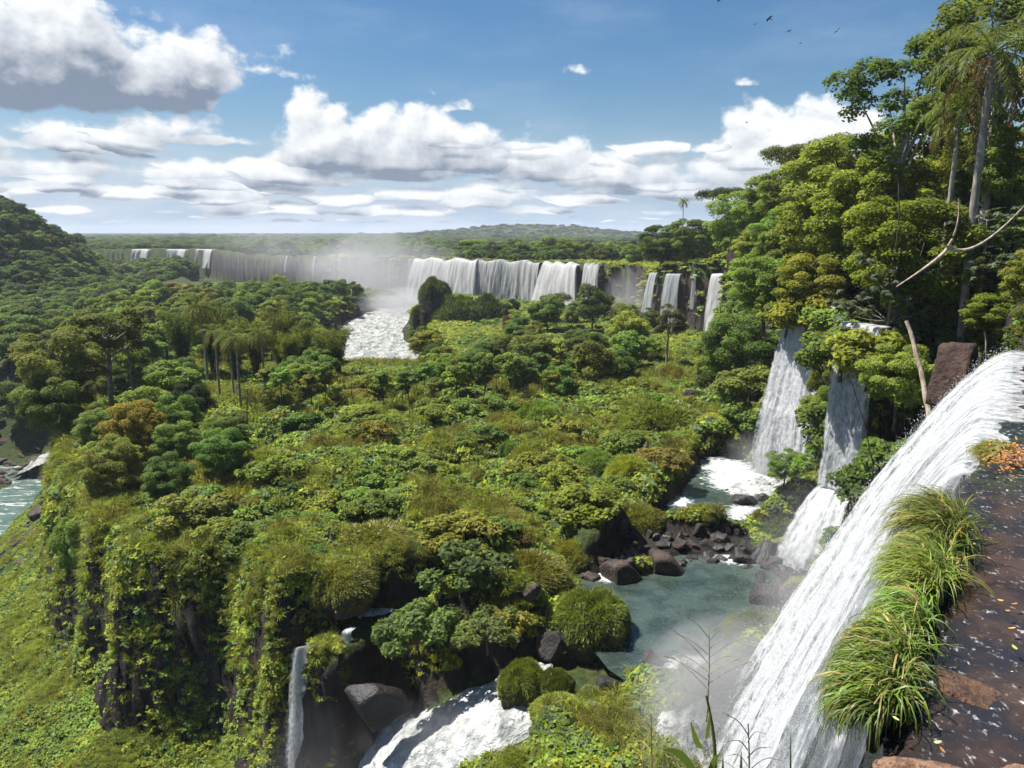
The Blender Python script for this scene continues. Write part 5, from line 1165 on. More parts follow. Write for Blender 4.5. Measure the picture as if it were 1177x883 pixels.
def rocks():
    B = [(728, 622, 22, 'dark jagged boulder on the bar between the two pools', ROCK), (765, 655, 24, 'big angular brown boulder standing in the lower pool', ROCKB), (740, 650, 16, 'upright brown slab beside the big angular boulder', ROCKB), (818, 632, 20, 'black wet boulder beside the spill between the pools', ROCK),
         (715, 665, 24, 'flat pale-topped boulder sloping into the lower pool', ROCKB), (790, 612, 18, 'dark boulder on top of the rock bar', ROCK), (760, 608, 16, 'small dark boulder under the grassy mound', ROCK), (852, 576, 17, 'smooth wet boulder in the foam below the tall fall', ROCKW), (875, 574, 13, 'small smooth boulder beside the wet boulder in the foam', ROCKW),
         (893, 538, 20, 'greenish boulder lapped by the foot of the tall fall', ROCKM), (880, 690, 26, 'rust-streaked black boulder at the far shore of the lower pool', ROCK), (915, 690, 28, 'mossy topped boulder under the cascade', ROCKM), (900, 715, 20, 'broken black rock beside the mossy boulder', ROCK), (890, 610, 22, 'grey flat boulder below the grassy bank', ROCKB),
         (850, 640, 18, 'low black ledge beside the spill', ROCKW), (880, 640, 20, 'wet dark ledge under the low cascade', ROCKW), (905, 630, 18, 'mossy stone on the wet ledge', ROCKM), (680, 690, 26, 'dark boulder at the mouth of the side stream', ROCK), (660, 712, 20, 'brown rock under the shaggy grass mound', ROCKB), (640, 738, 20, 'rock in the shadow of the rim', ROCK),
         (775, 548, 26, 'sheer dark rock under the flat-topped mound', ROCK), (800, 745, 18, 'low rock at the outlet of the lower pool', ROCK), (748, 765, 22, 'rust brown rock at the near shore of the lower pool', ROCKB), (700, 790, 22, 'dark rock showing through the grassy knoll', ROCK), (735, 810, 20, 'dark crag in the side of the grassy knoll', ROCK),
         (432, 772, 34, 'big dark rock between the thin fall and the cascade', ROCKW), (610, 720, 16, 'brown rock in the leafy bank above the cascade', ROCKB), (470, 582, 8, 'reddish rock in the middle of the shrub field', ROCKB),
         (940, 592, 15, 'mossy boulder splitting the low cascade', ROCKM), (925, 612, 16, 'green mossy stone in the middle of the low cascade', ROCKM), (950, 622, 15, 'dark stone beside the low cascade', ROCKW), (915, 640, 17, 'mossy block where the low cascade meets the pool', ROCKM), (935, 640, 14, 'wet black stone at the foot of the low cascade', ROCKW),
         (810, 450, 16, 'black rock at the foot of the hillside', ROCK), (800, 478, 18, 'dark cave-like rock by the small mound', ROCK), (55, 622, 15, 'round brown boulder on the gorge slope by the river', ROCKB), (82, 690, 14, 'dark wet rock under the creeper-hung tree', ROCK)]
    for (px, py, rp, lab, mt) in B:
        left = px < 100; c = P(px, py, -24.0 if not left else -44); dep = proj(c)[2]; s = rp / FPX * dep * 1.08; z = -24.3 + s * .18
        if left: z = Hs(c[0], c[1]) + .2
        elif py < 500 or px < 640: z = max(Hs(c[0], c[1]), -26.4) + s * .25
        boulder(c[0], c[1], z, s, mt, lab)
    r = np.random.default_rng(7); n = 0
    # rubble on the bar and along the pool shores
    for (x0, y0, x1, y1, m_, s0, s1, ar) in [(690, 600, 860, 665, 150, .22, .7, 'jagged black rock'), (835, 605, 940, 735, 70, .25, .8, 'broken wet rock'), (640, 650, 720, 745, 26, .35, 1.0, 'brown shore rock'), (830, 445, 868, 500, 26, .4, 1.0, 'fallen block'), (800, 500, 870, 525, 14, .5, 1.1, 'shore boulder')]:
        n_in = ar in ('jagged black rock', 'broken wet rock', 'brown shore rock')
        for _ in range(m_):
            px, py = r.uniform(x0, x1), r.uniform(y0, y1); c = P(px, py, -24 if py > 500 else -23)
            z = max(-24.15, Hs(c[0], c[1])); z = min(z, -21)
            if sdp(POOL1, np.array([c[0]]), np.array([c[1]]))[0] > .5 or (n_in and sdp(ROCKY, np.array([c[0]]), np.array([c[1]]))[0] < -.3): continue
            s = r.uniform(s0, s1) * 1.1; boulder(c[0], c[1], z + .1 * s, s, [ROCK, ROCKW, ROCKW, ROCK, ROCK, ROCKB][r.integers(6)] if py > 500 else [ROCKB, ROCK][r.integers(2)], auto=ar); n += 1
    # brown shore across the gorge river and rocks on the slope
    for _ in range(46):
        px, py = r.uniform(-10, 60), r.uniform(505, 572); y = r.uniform(148, 172); t = Q(px, py, y); z = Hs(t[0], y)
        boulder(t[0], y, z, r.uniform(.8, 2.4), ROCKB, auto='red brown shore rock', sq=(1.2, 1, .7))
    for _ in range(26):
        px, py = r.uniform(0, 75), r.uniform(625, 700); y = r.uniform(86, 112); t = Q(px, py, y); z = Hs(t[0], y)
        if z > -49: boulder(t[0], y, z + .1, r.uniform(.35, .9), ROCKB, auto='brown slope rock', sq=(1.2, 1, .7))
    print('rocks', n)
rocks()

# big rock in the bank by the river, leaning trunk, dead branch, roots
def by_river():
    c = Q(1098, 425, 30.5); V, F = ICO; dn = V @ unit(np.array([[1, .15, .1], [-1, .1, .05], [.1, 1, .1], [.05, -1, .2], [.1, .1, 1], [0, .1, -1], [.7, -.7, .3], [-.6, -.5, .6]])).T; rad = np.where(dn > .05, np.array([.62, .55, .7, .6, .95, .95, .72, .8]) / np.maximum(dn, .05), 9).min(1); V = V * np.minimum(rad, 1.25)[:, None]; V = V * (1 + .16 * fbm3(V * 3, 5, 4))[:, None] * np.array([1.0, 1.2, 1.5]); o = mesh_np('bank_rock', V * .95, F, mat_rock('bank_rock', c4(.018, .011, .009), c4(.062, .034, .024), scale=.45)); o.location = (c[0] + .3, c[1] + .3, c[2] - .35); o.rotation_euler = (0, .08, .5)
    tag(o, 'red brown square rock in the bank where the river goes over', 'rock')
    def pole(name, a, b_, r0, r1, mat, label, cat, sag=.1, n=9):
        t = np.linspace(0, 1, n)[:, None]; p = a + (b_ - a) * t; p = p + np.array([sag, 0, sag * .4]) * np.sin(t * 3.14) + .03 * np.sin(t * 17); V_, F_ = tube(p, np.linspace(r0, r1, n), 9); o_ = mesh_np(name, V_, F_, mat, smooth=True); tag(o_, label, cat); return o_
    pole('leaning_trunk', Q(1070, 490, 32.5), Q(1042, 368, 34.5), .14, .085, BARKP, 'bare pale trunk leaning out over the narrow fall', 'tree trunk', .10)
    a = Q(1030, 330, 33); b_ = Q(1090, 283, 33.5); c_ = Q(1178, 236, 33); root = empty('dead_branch', tuple(a)); root.location = (0, 0, 0)
    t = np.linspace(0, 1, 12)[:, None]; p = (1 - t) ** 2 * a + 2 * t * (1 - t) * (b_ + np.array([0, 0, -.35])) + t * t * b_; mesh_np('limb', *tube(p, np.linspace(.03, .10, 12), 7), BARKP, root, smooth=True)
    A = Acc(); m = Q(1118, 290, 33.3); p = (1 - t) ** 2 * b_ + 2 * t * (1 - t) * (m + np.array([0, 0, -.5])) + t * t * c_; A.add(*tube(p, np.linspace(.09, .02, 12), 7))
    e = Q(1102, 228, 33.4); p = (1 - t) ** 2 * b_ + 2 * t * (1 - t) * (Q(1104, 262, 33.2)) + t * t * e; A.add(*tube(p, np.linspace(.06, .012, 12), 6)); mesh_np('twigs', *A.get(), BARKP, root, smooth=True)
    tag(root, 'long pale dead branch reaching out in front of the hillside leaves', 'dead branch')
    for (x0, y0, x1, y1, rr_, lab) in [(1128, 445, 1132, 380, .05, 'slim bare stem before the square bank rock'), (1032, 205, 1028, 290, .03, 'grey bare stem inside the hillside trees'), (1005, 545, 975, 430, .03, 'thin twig slanting across the narrow fall')]:
        pole('bare_sapling', Q(x0, y0, 33), Q(x1, y1, 33), rr_, rr_ * .6, BARKP if rr_ > .04 else BARK, lab, 'sapling', .12)
by_river()

# ================================================================== THE LEDGE: grass tufts, leaves, stones, weeds
def tuft(c, rx, ry, ang, n, L, wd, seed, label, col, lean=(-.80, .45), drop=1.0):
    r = np.random.default_rng(seed); q = np.sqrt(r.random(n)); a = r.random(n) * 6.28; lx = q * np.cos(a) * rx; ly = q * np.sin(a) * ry
    ca, sa = math.cos(ang), math.sin(ang); X = c[0] + lx * ca - ly * sa; Y = c[1] + lx * sa + ly * ca
    hh = .10 * (1 - q ** 2) + .03 * fbm(X * 3, Y * 3, 2, seed); base = np.stack([X, Y, c[2] - .05 + hh], 1)
    out = unit(np.stack([lx * ca - ly * sa, lx * sa + ly * ca, 0 * lx], 1)) * .25
    lead = unit(out * q[:, None] + np.array([lean[0], lean[1], 0]) * 1.1 + r.normal(size=(n, 3)) * np.array([.55, .55, .0]))
    ln = L * (.35 + .95 * r.random(n) ** 1.2); K = 7; t = np.linspace(0, 1, K); e0 = 1.15 + .25 * r.normal(size=n); bend = (1.9 + .6 * r.random(n)) * drop
    P_ = np.zeros((n, K, 3)); P_[:, 0] = base
    for k in range(1, K):
        el = e0 - bend * t[k] ** 1.1; P_[:, k] = P_[:, k - 1] + (lead * np.cos(el)[:, None] + np.array([0, 0, 1.0]) * np.sin(el)[:, None]) * (ln / (K - 1))[:, None]
    sdv = unit(np.cross(lead, np.array([0, 0, 1.0])) + r.normal(size=(n, 3)) * .35) * (wd * (.6 + .7 * r.random(n)))[:, None]
    w = np.array([.6, 1, 1, .9, .7, .45, .05]); Lf = P_ - sdv[:, None, :] * w[None, :, None]; Rt = P_ + sdv[:, None, :] * w[None, :, None]
    V = np.stack([Lf, Rt], 2).reshape(-1, 3); b0 = np.arange(n)[:, None, None] * (2 * K) + np.arange(K - 1)[None, :, None] * 2; F = (b0 + np.array([0, 1, 3, 2])[None, None, :]).reshape(-1, 4)
    root = empty('grass_tuft', (c[0], c[1], c[2])); g = mesh_np('blades', V - np.array(c), F, BLADE, root); g.color = (*col, 1)
    k2 = r.random(n) < .12; sel = np.where(k2)[0]; d = mesh_np('dry_blades', (V.reshape(n, -1, 3)[sel]).reshape(-1, 3) * 1.0 - np.array(c) + np.array([.01, .01, .02]), F[:len(sel) * (K - 1)], BLADE, root); d.color = (.30, .22, .08, 1)
    Vr, Fr = rock_shape(seed + 900, 9, .2, (rx * .95, ry * .95, .30)); mesh_np('earth', Vr @ np.array([[ca, sa, 0], [-sa, ca, 0], [0, 0, 1]]) + np.array([0, 0, -.22]), Fr, ROCKM, root)
    tag(root, label, 'grass'); return root
def ledge():
    GR = (.130, .205, .034); ang = math.atan2(LIPN[1], LIPN[0])
    def on(px, py, z=-3.85): return P(px, py, z)
    c = on(1026, 768); tuft(c, .17, .85, ang, 6500, .55, .0065, 1, 'largest long-bladed grass tuft, drooping from the ledge nearest the red stone', GR, drop=1.35)
    c = on(1072, 662); tuft(c, .18, .62, ang, 3600, .58, .0065, 2, 'middle grass tuft drooping from the river lip', (.155, .215, .035))
    c = on(1093, 608); tuft(c, .2, .7, ang, 3000, .80, .007, 3, 'farther grass tuft with long wind-blown blades at the river lip', (.145, .195, .036), drop=1.05)
    c = on(1052, 712); tuft(c, .14, .4, ang, 1500, .5, .006, 5, 'small grass tuft bridging the largest and the middle tufts', GR, drop=1.25)
    c = on(1084, 632); tuft(c, .14, .4, ang, 1300, .55, .006, 6, 'small grass tuft bridging the middle and the farther tufts', GR, drop=1.2)
    c = on(1150, 520, -4.0); o = tuft(c, .35, .8, ang, 700, .35, .007, 4, 'flat mat of moss and short grass on the lip beside the leaf litter', (.16, .17, .02), drop=1.3)
    # red stone at the viewer's feet
    V, F = rock_shape(702, 12, .16, (1.0, .62, .34)); M_ = mat_rock('red_stone', c4(.10, .050, .030), c4(.34, .20, .13), scale=3.0)
    c = on(1050, 905, -3.62); o = mesh_np('ledge_stone', V * .52, F, M_, smooth=True); o.location = c; o.rotation_euler = (.05, .05, -.25); tag(o, 'rough red brown stone at the end of the river ledge', 'rock')
    c = on(1185, 925, -3.75); V, F = rock_shape(705, 10, .16, (1, .7, .3)); o = mesh_np('ledge_stone', V * .42, F, M_, smooth=True); o.location = c; tag(o, 'second red brown stone, cut by the bottom corner of the scene', 'rock')
    for (px, py, s_, k, lab) in [(1112, 800, .26, 3, 'brown wet stone breaking the shallow river'), (1150, 770, .20, 5, 'small wet stone further out in the shallow river'), (1165, 530, .42, 2, 'reddish rock slab covered in orange leaves at the lip')]:
        c = on(px, py, -4.02); boulder(c[0], c[1], -4.03, s_ * 1.25, mat_rock('river_stone', c4(.05, .026, .018), c4(.20, .11, .065), wet=True, scale=3.5), lab, k=k, sq=(1.5, 1, .36), tilt=.08)
    # leaves on the water
    lm = {}
    def leafmat(nm, c_):
        if nm not in lm: lm[nm] = mat_leaf('leaf_' + nm, trans=.2, var=.15, fixed=c_)
        return lm[nm]
    r = random.Random(3)
    def leaf(px, py, s_, nm, c_, label=None, auto=None, z=-3.82):
        c = on(px, py, z); a = r.uniform(0, 6.28); u = np.linspace(-1, 1, 9); wv = .42 * np.sqrt(np.clip(1 - u ** 2, 0, 1)) * (1 - .25 * u)
        L_ = np.stack([u, -wv, .10 * u * u + .10 * wv], 1); M__ = np.stack([u, 0 * u, .10 * u * u], 1); R_ = np.stack([u, wv, .10 * u * u + .10 * wv], 1)
        V = np.stack([L_, M__, R_], 1).reshape(-1, 3) * s_ * .72; F = grid_faces(9, 3); o = mesh_np('fallen_leaf', V, F, leafmat(nm, c_), smooth=True); o.location = c; o.rotation_euler = (r.uniform(-.3, .3), r.uniform(-.3, .3), a); tag(o, label, 'leaf', auto=auto); return o
    for (px, py, s_, nm, c_, lab) in [(1166, 744, .055, 'green', (.30, .42, .08), 'bright green leaf floating alone on the dark river'), (1163, 772, .03, 'green', (.30, .42, .08), 'small green leaf just below the bright green one'), (1078, 853, .045, 'pale', (.55, .50, .22), 'pale yellow leaf on the wet rock beside the red stone'), (1083, 862, .05, 'orange', (.45, .22, .07), 'orange brown leaf touching the pale yellow leaf'),
                                      (1030, 826, .04, 'pale', (.55, .50, .12), 'yellow leaf where the tuft meets the ledge'), (1049, 758, .035, 'red', (.55, .12, .03), 'small red orange leaf at the roots of the largest tuft'), (1166, 694, .05, 'orange', (.45, .22, .07), 'orange leaf on the river, upper of a row'), (1158, 702, .05, 'orange', (.45, .22, .07), 'orange leaf on the river, second of a row'), (1150, 690, .05, 'orange', (.45, .22, .07), 'curled orange leaf beside the row on the river'), (1163, 722, .05, 'orange', (.45, .22, .07), 'orange leaf midway between the row and the green leaf'),
                                      (1120, 625, .04, 'orange', (.45, .22, .07), 'orange leaf caught at the edge of the farther tuft'), (1122, 612, .04, 'orange', (.45, .22, .07), 'orange leaf caught just above the other at the farther tuft'), (1110, 650, .04, 'red', (.45, .14, .05), 'reddish leaf between the two upper tufts')]:
        leaf(px, py, s_, nm, c_, lab)
    # litter on the slab
    rr_ = np.random.default_rng(8); A = Acc()
    for _ in range(260):
        c = on(1162 + rr_.normal() * 16, 524 + rr_.normal() * 8, -3.80 + rr_.random() * .03); nr_ = unit(np.array([[rr_.normal() * .4, rr_.normal() * .4, 1]])); ax = unit(np.cross(nr_, rdir(rr_, 1))); A.add(*leaf_quads(c[None, :], ax, nr_, np.array([.07 + .05 * rr_.random()]), np.array([.045])))
    o = mesh_np('leaf_litter', *A.get(), mat_leaf('litter', trans=.15, var=.5, fixed=(.33, .16, .05))); tag(o, 'carpet of orange fallen leaves on the rock slab at the lip', 'leaf litter', kind='stuff')
ledge()

def weeds():
    # a grassy earth shelf under the viewer that the weeds grow from (below the frame)
    def stem(px0, py0, px1, py1, y, r0, r1, bend=.04, n=10):
        a, b_ = Q(px0, py0, y), Q(px1, py1, y + .1); t = np.linspace(0, 1, n)[:, None]; return a + (b_ - a) * t + np.array([bend, 0, 0]) * np.sin(t * 3.14)
    GRN = mat_leaf('weed_green', trans=.3, var=.1, fixed=(.13, .19, .04)); STRAW = mat_bark('straw', c4(.16, .12, .05), c4(.34, .27, .12), 20); DARK = mat_bark('dry_stem', c4(.05, .04, .03), c4(.14, .11, .08), 20)
    def strip(p, w, up=(0.2, -1, .2)):
        tg = np.gradient(p, axis=0); sd = unit(np.cross(tg, np.array(up))); V = np.stack([p - sd * w[:, None], p + sd * w[:, None]], 1).reshape(-1, 3); return V, grid_faces(len(p), 2)[:, [0, 1, 3, 2]][:, [0, 1, 3, 2]]
    # broad-bladed reed
    root = empty('reed'); S = stem(808, 960, 812, 800, 2.6, 0, 0); mesh_np('stem', *tube(S, np.linspace(.011, .005, 10), 6), GRN, root, smooth=True)
    for (x0, y0, x1, y1, w, drop) in [(806, 905, 762, 862, .014, .03), (808, 860, 794, 830, .010, -.05), (810, 915, 828, 866, .012, .02), (809, 930, 840, 884, .013, .05), (812, 850, 816, 818, .007, 0)]:
        t = np.linspace(0, 1, 12)[:, None]; a, b_ = Q(x0, y0, 2.6), Q(x1, y1, 2.5); p = a + (b_ - a) * t + np.array([0, 0, .05]) * np.sin(t * 3.14) * (1 if drop > 0 else -.5); w_ = w * np.sin(np.pi * (.08 + .9 * t[:, 0])) + .001; mesh_np('leaf', *strip(p, w_), GRN, root, smooth=True)
    tag(root, 'green broad-bladed reed rising at the bottom edge before the white water', 'reed')
    for (x, top, lab) in [(851, 862, 'cut broad leaf blade beside the branched dry weed'), (908, 838, 'single dark spear-like leaf against the spray'), (830, 868, 'broad green blade beside the reed')]:
        root = empty('leaf_blade'); t = np.linspace(0, 1, 10)[:, None]; a, b_ = Q(x, 965, 2.7), Q(x + 1, top, 2.7); p = a + (b_ - a) * t; mesh_np('blade', *strip(p, .016 * (1 - t[:, 0] ** 2) + .0008 if x != 908 else .010 * (1 - t[:, 0]) + .0006), GRN if x != 908 else mat_leaf('dark_blade', fixed=(.035, .05, .03)), root, smooth=True); tag(root, lab, 'leaf')
    def branched(x, base, top, y, seed, mat, lab, n=9, spread=38):
        r = random.Random(seed); root = empty('dry_weed'); S = stem(x, base, x + 3, top + 20, y, 0, 0, .01, 12); mesh_np('stem', *tube(S, np.linspace(.0065, .0025, 12), 5), mat, root, smooth=True); A = Acc()
        for i in range(n):
            f = .35 + .62 * i / n; yy = base + (top + 20 - base) * f; sg = 1 if i % 2 else -1; L = spread * (1.15 - f * .7) * r.uniform(.6, 1.2); a = Q(x + 3 * f, yy, y + .1 * f); b_ = Q(x + 3 * f + sg * L, yy - L * r.uniform(.5, 1.0), y + .1 * f + r.uniform(-.15, .15))
            t = np.linspace(0, 1, 6)[:, None]; p = a + (b_ - a) * t + np.array([0, 0, .02]) * np.sin(t * 3.14); A.add(*tube(p, np.linspace(.0028, .0012, 6), 4)); e = b_ + (Q(x + sg * (L + 12), yy - L * .8, y) - Q(x + sg * L, yy - L * .8, y)) * r.uniform(.3, 1.0) + np.array([0, 0, r.uniform(-.02, .03)]); A.add(*tube(np.linspace(p[4], e, 4), np.linspace(.0016, .0008, 4), 3))
        mesh_np('twigs', *A.get(), mat, root, smooth=True); tag(root, lab, 'weed')
    branched(857, 960, 812, 2.9, 1, DARK, 'branched dry weed standing dark against the white spray')
    branched(812, 830, 700, 5.0, 5, STRAW, 'straw coloured dead twigs sticking up before the lower pool', n=14, spread=52)
    branched(745, 960, 800, 3.2, 7, STRAW, 'thin straw stalk with drooping seed heads', n=7, spread=22)
    branched(735, 960, 830, 3.3, 9, STRAW, 'shorter straw stalk beside the drooping seed heads', n=6, spread=20)
    # the shelf itself
    V, F = rock_shape(801, 10, .25, (2.2, 1.3, 1.2)); o = mesh_np('near_bank', V, F, ROCKM, smooth=True); o.location = (.9, 2.35, -3.95); tag(o, 'earth bank under the viewer where the weeds are rooted', 'bank', kind='structure')
weeds()

# ================================================================== BIRDS
def birds():
    M_, b = newmat('bird_dark'); finish(b, principled(b, c4(.02, .018, .018), .7, .2).outputs[0])
    def bird(px, py, y, span, bank, head, label):
        A = Acc(); t = np.linspace(0, 1, 9); A.add(*tube(np.stack([0 * t, .26 - .56 * t, .02 * np.sin(t * 3)], 1), .052 * np.sin(np.pi * np.clip(t * .9 + .06, 0, 1)) ** .7, 7))
        W_ = Acc()
        for sg in (1, -1):
            s = np.linspace(0, 1, 9); x = sg * s * .5; dih = .10 * np.sin(s * 2.6); fr = .10 - .16 * s ** 2 + .05 * np.sin(s * 3.1); bk = -.10 - .10 * s ** 1.5 + .02 * np.sin(s * 3)
            bk = np.where(s > .97, fr - .015, bk)
            top = np.stack([np.stack([x, fr, dih + .012], 1), np.stack([x, bk, dih + .004], 1)], 1).reshape(-1, 3); bot = top - np.array([0, 0, .014]); g = grid_faces(9, 2); A.add(top, g); A.add(bot, g[:, ::-1])
        tl = np.array([[-.03, -.26, 0], [.03, -.26, 0], [.085, -.44, .0], [-.085, -.44, 0]]); A.add(tl, [[0, 1, 2, 3]])
        V, F = A.get(); o = mesh_np('bird', V * span, F, M_, smooth=True); o.location = Q(px, py, y); o.rotation_euler = (.1, bank, head); tag(o, label, 'bird', 'birds soaring over the falls')
    for (px, py, y, sp_, bk, hd, lab) in [(884, 22, 105, 1.15, .35, 1.9, 'largest bird, soaring at the top of the flock'), (868, 28, 110, .75, -.2, .4, 'small bird gliding just beside the largest one'), (907, 36, 115, .8, .2, 2.2, 'small bird below the largest one'), (920, 50, 112, .8, -.3, 1.1, 'lowest small bird of the upper flock'),
                                          (962, 36, 108, 1.0, .7, 2.8, 'bird banking with raised wings, apart towards the trees'), (826, 1, 110, .8, .2, 1.6, 'bird cut by the top edge of the sky'), (858, 141, 140, .8, .1, 1.5, 'lone bird crossing the big soft cloud'), (807, 181, 170, .8, -.2, 2.0, 'tiny bird low over the soft cloud'), (370, 252, 260, 1.0, .1, .6, 'tiny bird low over the misty cliff'), (103, 143, 170, .9, .1, 1.0, 'tiny lone bird before the grey clouds')]:
        bird(px, py, y, sp_, bk, hd, lab)
birds()

# ================================================================== flying drops of the near curtain
def drops():
    r = np.random.default_rng(3); n = 170000; f = .30 + .70 * r.random(n); tp = r.random(n) ** 1.15; o_ = np.interp(f, [.3, 1], [5.0, 9.3]) * tp ** .70 + r.normal(size=n) * (.10 + .55 * tp) + np.abs(r.normal(size=n)) * .8 * tp
    x = lp[0] + ld[0] * f + LIPN[0] * o_; y = lp[1] + ld[1] * f + LIPN[1] * o_; z = -4.05 - 20.1 * tp + r.normal(size=n) * .3; e = np.abs(r.normal(size=n)) * 2.2 * tp * (r.random(n) < .25); x += ld[0] / LL * e; y += ld[1] / LL * e
    def puff(cx, cy, cz, sx, sy, sz, m_): return r.normal(size=(m_, 3)) * np.array([sx, sy, sz]) + np.array([cx, cy, cz])
    c = np.concatenate([np.stack([x, y, z], 1), puff(10.4, 32.4, -22.3, 1.8, 1.4, 1.5, 170000), puff(13.0, 32.2, -17, 1.2, 1.0, 3.6, 110000), puff(8.6, 29.5, -21.5, 1.6, 1.4, 2.0, 110000)])
    c = c[(c[:, 2] < -3.95) & (c[:, 2] > -24.1)]; n0 = int(n * .97)
    n = len(c); ax = unit(rdir(r, n) * .5 + np.array([LIPN[0] * .3, LIPN[1] * .3, -1])); nr_ = unit(np.cross(ax, rdir(r, n))); s = (.5 + r.random(n) ** 2 * 1.6) * np.clip(np.linalg.norm(c, axis=1) / 24, .5, 1.4) * np.where(np.arange(n) < n0, 1.0, .42)
    m, b = newmat('water_drops'); p = principled(b, c4(.88, .89, .90), .4, .4); t = b.new('ShaderNodeBsdfTranslucent'); t.inputs['Color'].default_value = (.9, .9, .9, 1); mx = b.new('ShaderNodeMixShader'); mx.inputs[0].default_value = .5; b.l.new(p.outputs[0], mx.inputs[1]); b.l.new(t.outputs[0], mx.inputs[2]); finish(b, mx.outputs[0])
    o = mesh_np('flying_spray', *leaf_quads(c, ax, nr_, .020 * s, .010 * s), m); tag(o, 'fine drops flying off the near curtain', 'spray', kind='stuff')
drops()
# ================================================================== AIR
def mat_mist(name, dens, col=(.97, .98, 1.0), aniso=0.2, nscale=1.6, thr=0.35):
    m, b = newmat(name); tc = b.new('ShaderNodeTexCoord'); ob = tc.outputs['Object']
    r = b.v('LENGTH', ob); n = b.noise(ob, nscale, 4, 0.55)
    f = b.ss(b.m('ADD', r, b.m('MULTIPLY', b.m('SUBTRACT', n, .5), 1.1)), 1.0, 0.15)
    f = b.m('MULTIPLY', f, b.ss(r, 1.0, 0.8))
    v = b.new('ShaderNodeVolumePrincipled'); v.inputs['Color'].default_value = (*col, 1); v.inputs['Anisotropy'].default_value = aniso
    b.set(v.inputs['Density'], b.m('MULTIPLY', f, dens))
    o = b.new('ShaderNodeOutputMaterial'); b.l.new(v.outputs[0], o.inputs['Volume']); m.cycles.volume_step_rate = 1.0; return m
def mist(loc, scl, dens, label, rot=0, tilt=0):
    import bmesh
    bm = bmesh.new(); bmesh.ops.create_icosphere(bm, subdivisions=3, radius=1.0); me = bpy.data.meshes.new('mist'); bm.to_mesh(me); bm.free()
    o = bpy.data.objects.new('mist', me); COL.objects.link(o); o.location = loc; o.scale = scl; o.rotation_euler = (tilt, 0, rot)
    me.materials.append(mat_mist('mist', dens)); tag(o, label, 'mist', kind='stuff'); return o
mist((-58, 350, -20), (44, 30, 25), 0.034, 'tall white mist plume at the foot of the widest far curtain')
mist((-105, 385, -10), (62, 30, 19), 0.009, 'thin bluish mist drifting along the dark far cliff')
mist((-44, 318, -29), (26, 30, 8), 0.05, 'low mist over the head of the rapids')
mist((34, 224, -20), (9, 16, 12), 0.02, 'bluish mist in the shaded gully behind the last far fall')
mist((10.4, 32.0, -21), (5.4, 3.8, 4.4), 0.55, 'spray cloud rising from the foot of the near curtain')
mist((13.6, 33.6, -17), (3.2, 3.0, 6.5), 0.10, 'spray veil drifting off the near curtain towards the dark foliage', rot=.4)
mist((25.3, 74.0, -22), (5, 3.5, 3.2), 0.10, 'spray round the foot of the tall fall')
mist((-11, 41.5, -35), (6, 5, 9), 0.035, 'spray hanging in the narrow gorge by the thin fall')
mist((-4, 38.5, -27.6), (5.5, 3, 2.4), 0.08, 'thin spray over the white cascade')
def haze():
    x0, x1, y0, y1, z0, z1 = -9200, 9200, -60, 9200, -62, 75
    V = [(x, y, z) for x in (x0, x1) for y in (y0, y1) for z in (z0, z1)]
    F = [(0, 1, 3, 2), (4, 6, 7, 5), (0, 4, 5, 1), (2, 3, 7, 6), (0, 2, 6, 4), (1, 5, 7, 3)]
    me = bpy.data.meshes.new('haze'); me.from_pydata(V, [], F); o = bpy.data.objects.new('haze', me); COL.objects.link(o)
    m, b = newmat('haze'); v = b.new('ShaderNodeVolumePrincipled'); v.inputs['Color'].default_value = (.80, .88, 1.0, 1); v.inputs['Density'].default_value = 0.00011
    ou = b.new('ShaderNodeOutputMaterial'); b.l.new(v.outputs[0], ou.inputs['Volume']); me.materials.append(m)
    tag(o, 'faint blue haze in the air over the whole valley', 'haze', kind='stuff')
haze()
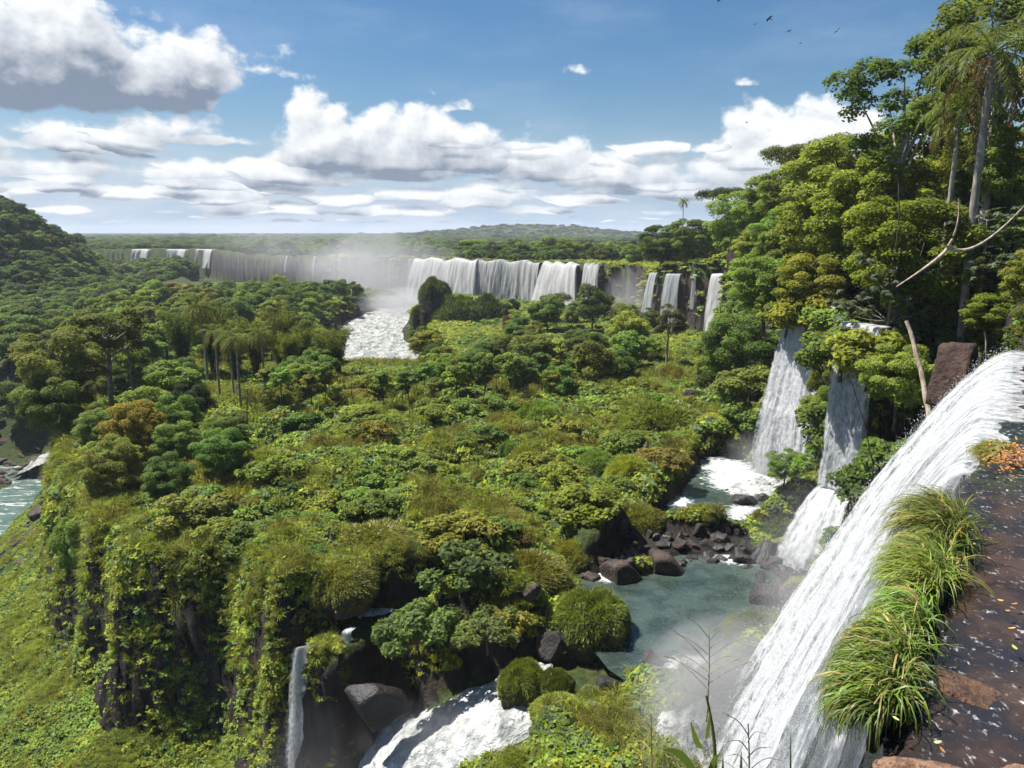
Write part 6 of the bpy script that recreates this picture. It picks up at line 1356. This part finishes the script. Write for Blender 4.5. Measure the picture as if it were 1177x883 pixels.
# ================================================================== LABELS for the repeats: each is told apart by the landmark next to it
LM = [('the widest far curtain', 515, 320), ('the white fan fall', 645, 328), ('the little square fall', 529, 382), ('the veil fall', 765, 345), ('the bright hillside fall', 812, 345), ('the tall white fall', 900, 470),
      ('the narrow fall', 985, 480), ('the tall palm', 1140, 150), ('the highest skyline tree', 1048, 90), ('the flat skyline tree', 925, 180), ('the upper pool', 830, 560), ('the lower pool', 780, 690), ('the dark boulders', 720, 635),
      ('the rapids', 430, 385), ('the bamboo', 300, 375), ('the rusty-skirted palm', 272, 420), ('the orange-topped tree', 150, 480), ('the brown shore', 20, 530), ('the gorge river', 30, 590), ('the wide feathery tree', 118, 350),
      ('the upstream falls', 200, 290), ('the forested hill', 50, 250), ('the misty far cliff', 370, 300), ('the rock pile', 850, 470), ('the thin gorge fall', 350, 790), ('the small stream', 430, 703), ('the white cascade', 520, 820),
      ('the flat-topped mound', 762, 520), ('the lone bare tree', 357, 510), ('the round dark tree', 770, 375), ('the shaded gully', 735, 330), ('the umbrella-leaf tree', 1020, 340), ('the dead branch', 1090, 270), ('the heart of the shrub field', 540, 590), ('the gorge cliff', 200, 640), ('the leaning bare trunk', 1060, 440)]
ORD = ['', 'second', 'third', 'fourth', 'fifth', 'sixth', 'seventh', 'eighth', 'ninth', 'tenth', 'eleventh', 'twelfth', 'thirteenth', 'fourteenth', 'fifteenth', 'sixteenth', 'seventeenth', 'eighteenth', 'nineteenth', 'twentieth']
def label_all():
    bpy.context.view_layer.update(); buckets = {}
    for o, d in THINGS:
        p_ = o.location; hh = 0.6 * o.scale[2] * (9 if 'tree' in o.name or 'palm' in o.name or 'bamboo' in o.name else 1)
        x, y, dep = proj((p_[0], p_[1], p_[2] + hh)); best = min(LM, key=lambda q: (q[1] - x) ** 2 + ((q[2] - y) * 1.4) ** 2)
        dx, dy = x - best[1], y - best[2]; dr = ('above' if dy < 0 else 'below') if abs(dy) * 1.3 > abs(dx) else ('left of' if dx < 0 else 'right of')
        buckets.setdefault((d, dr, best[0]), []).append((math.hypot(dx, dy), o))
    for (d, dr, lm), L in buckets.items():
        L.sort(key=lambda q: q[0])
        for i, (_, o) in enumerate(L):
            if len(L) == 1: t = f'{d} {dr} {lm}'
            elif i == 0: t = f'{d} {dr} {lm}, closest of {"two" if len(L) == 2 else "several"}'
            else: t = f'{d} {dr} {lm}, {ORD[min(i, 19)]} closest to it'
            o['label'] = t
            nm = o.name.split('.')[0]; o['group'] = {'shrub': 'shrubs of the island field', 'grassy_mound': 'grassy hummocks of the island field', 'boulder': 'boulders by the pools'}.get(nm, nm.replace('_', ' ') + 's of the valley forests')
label_all()
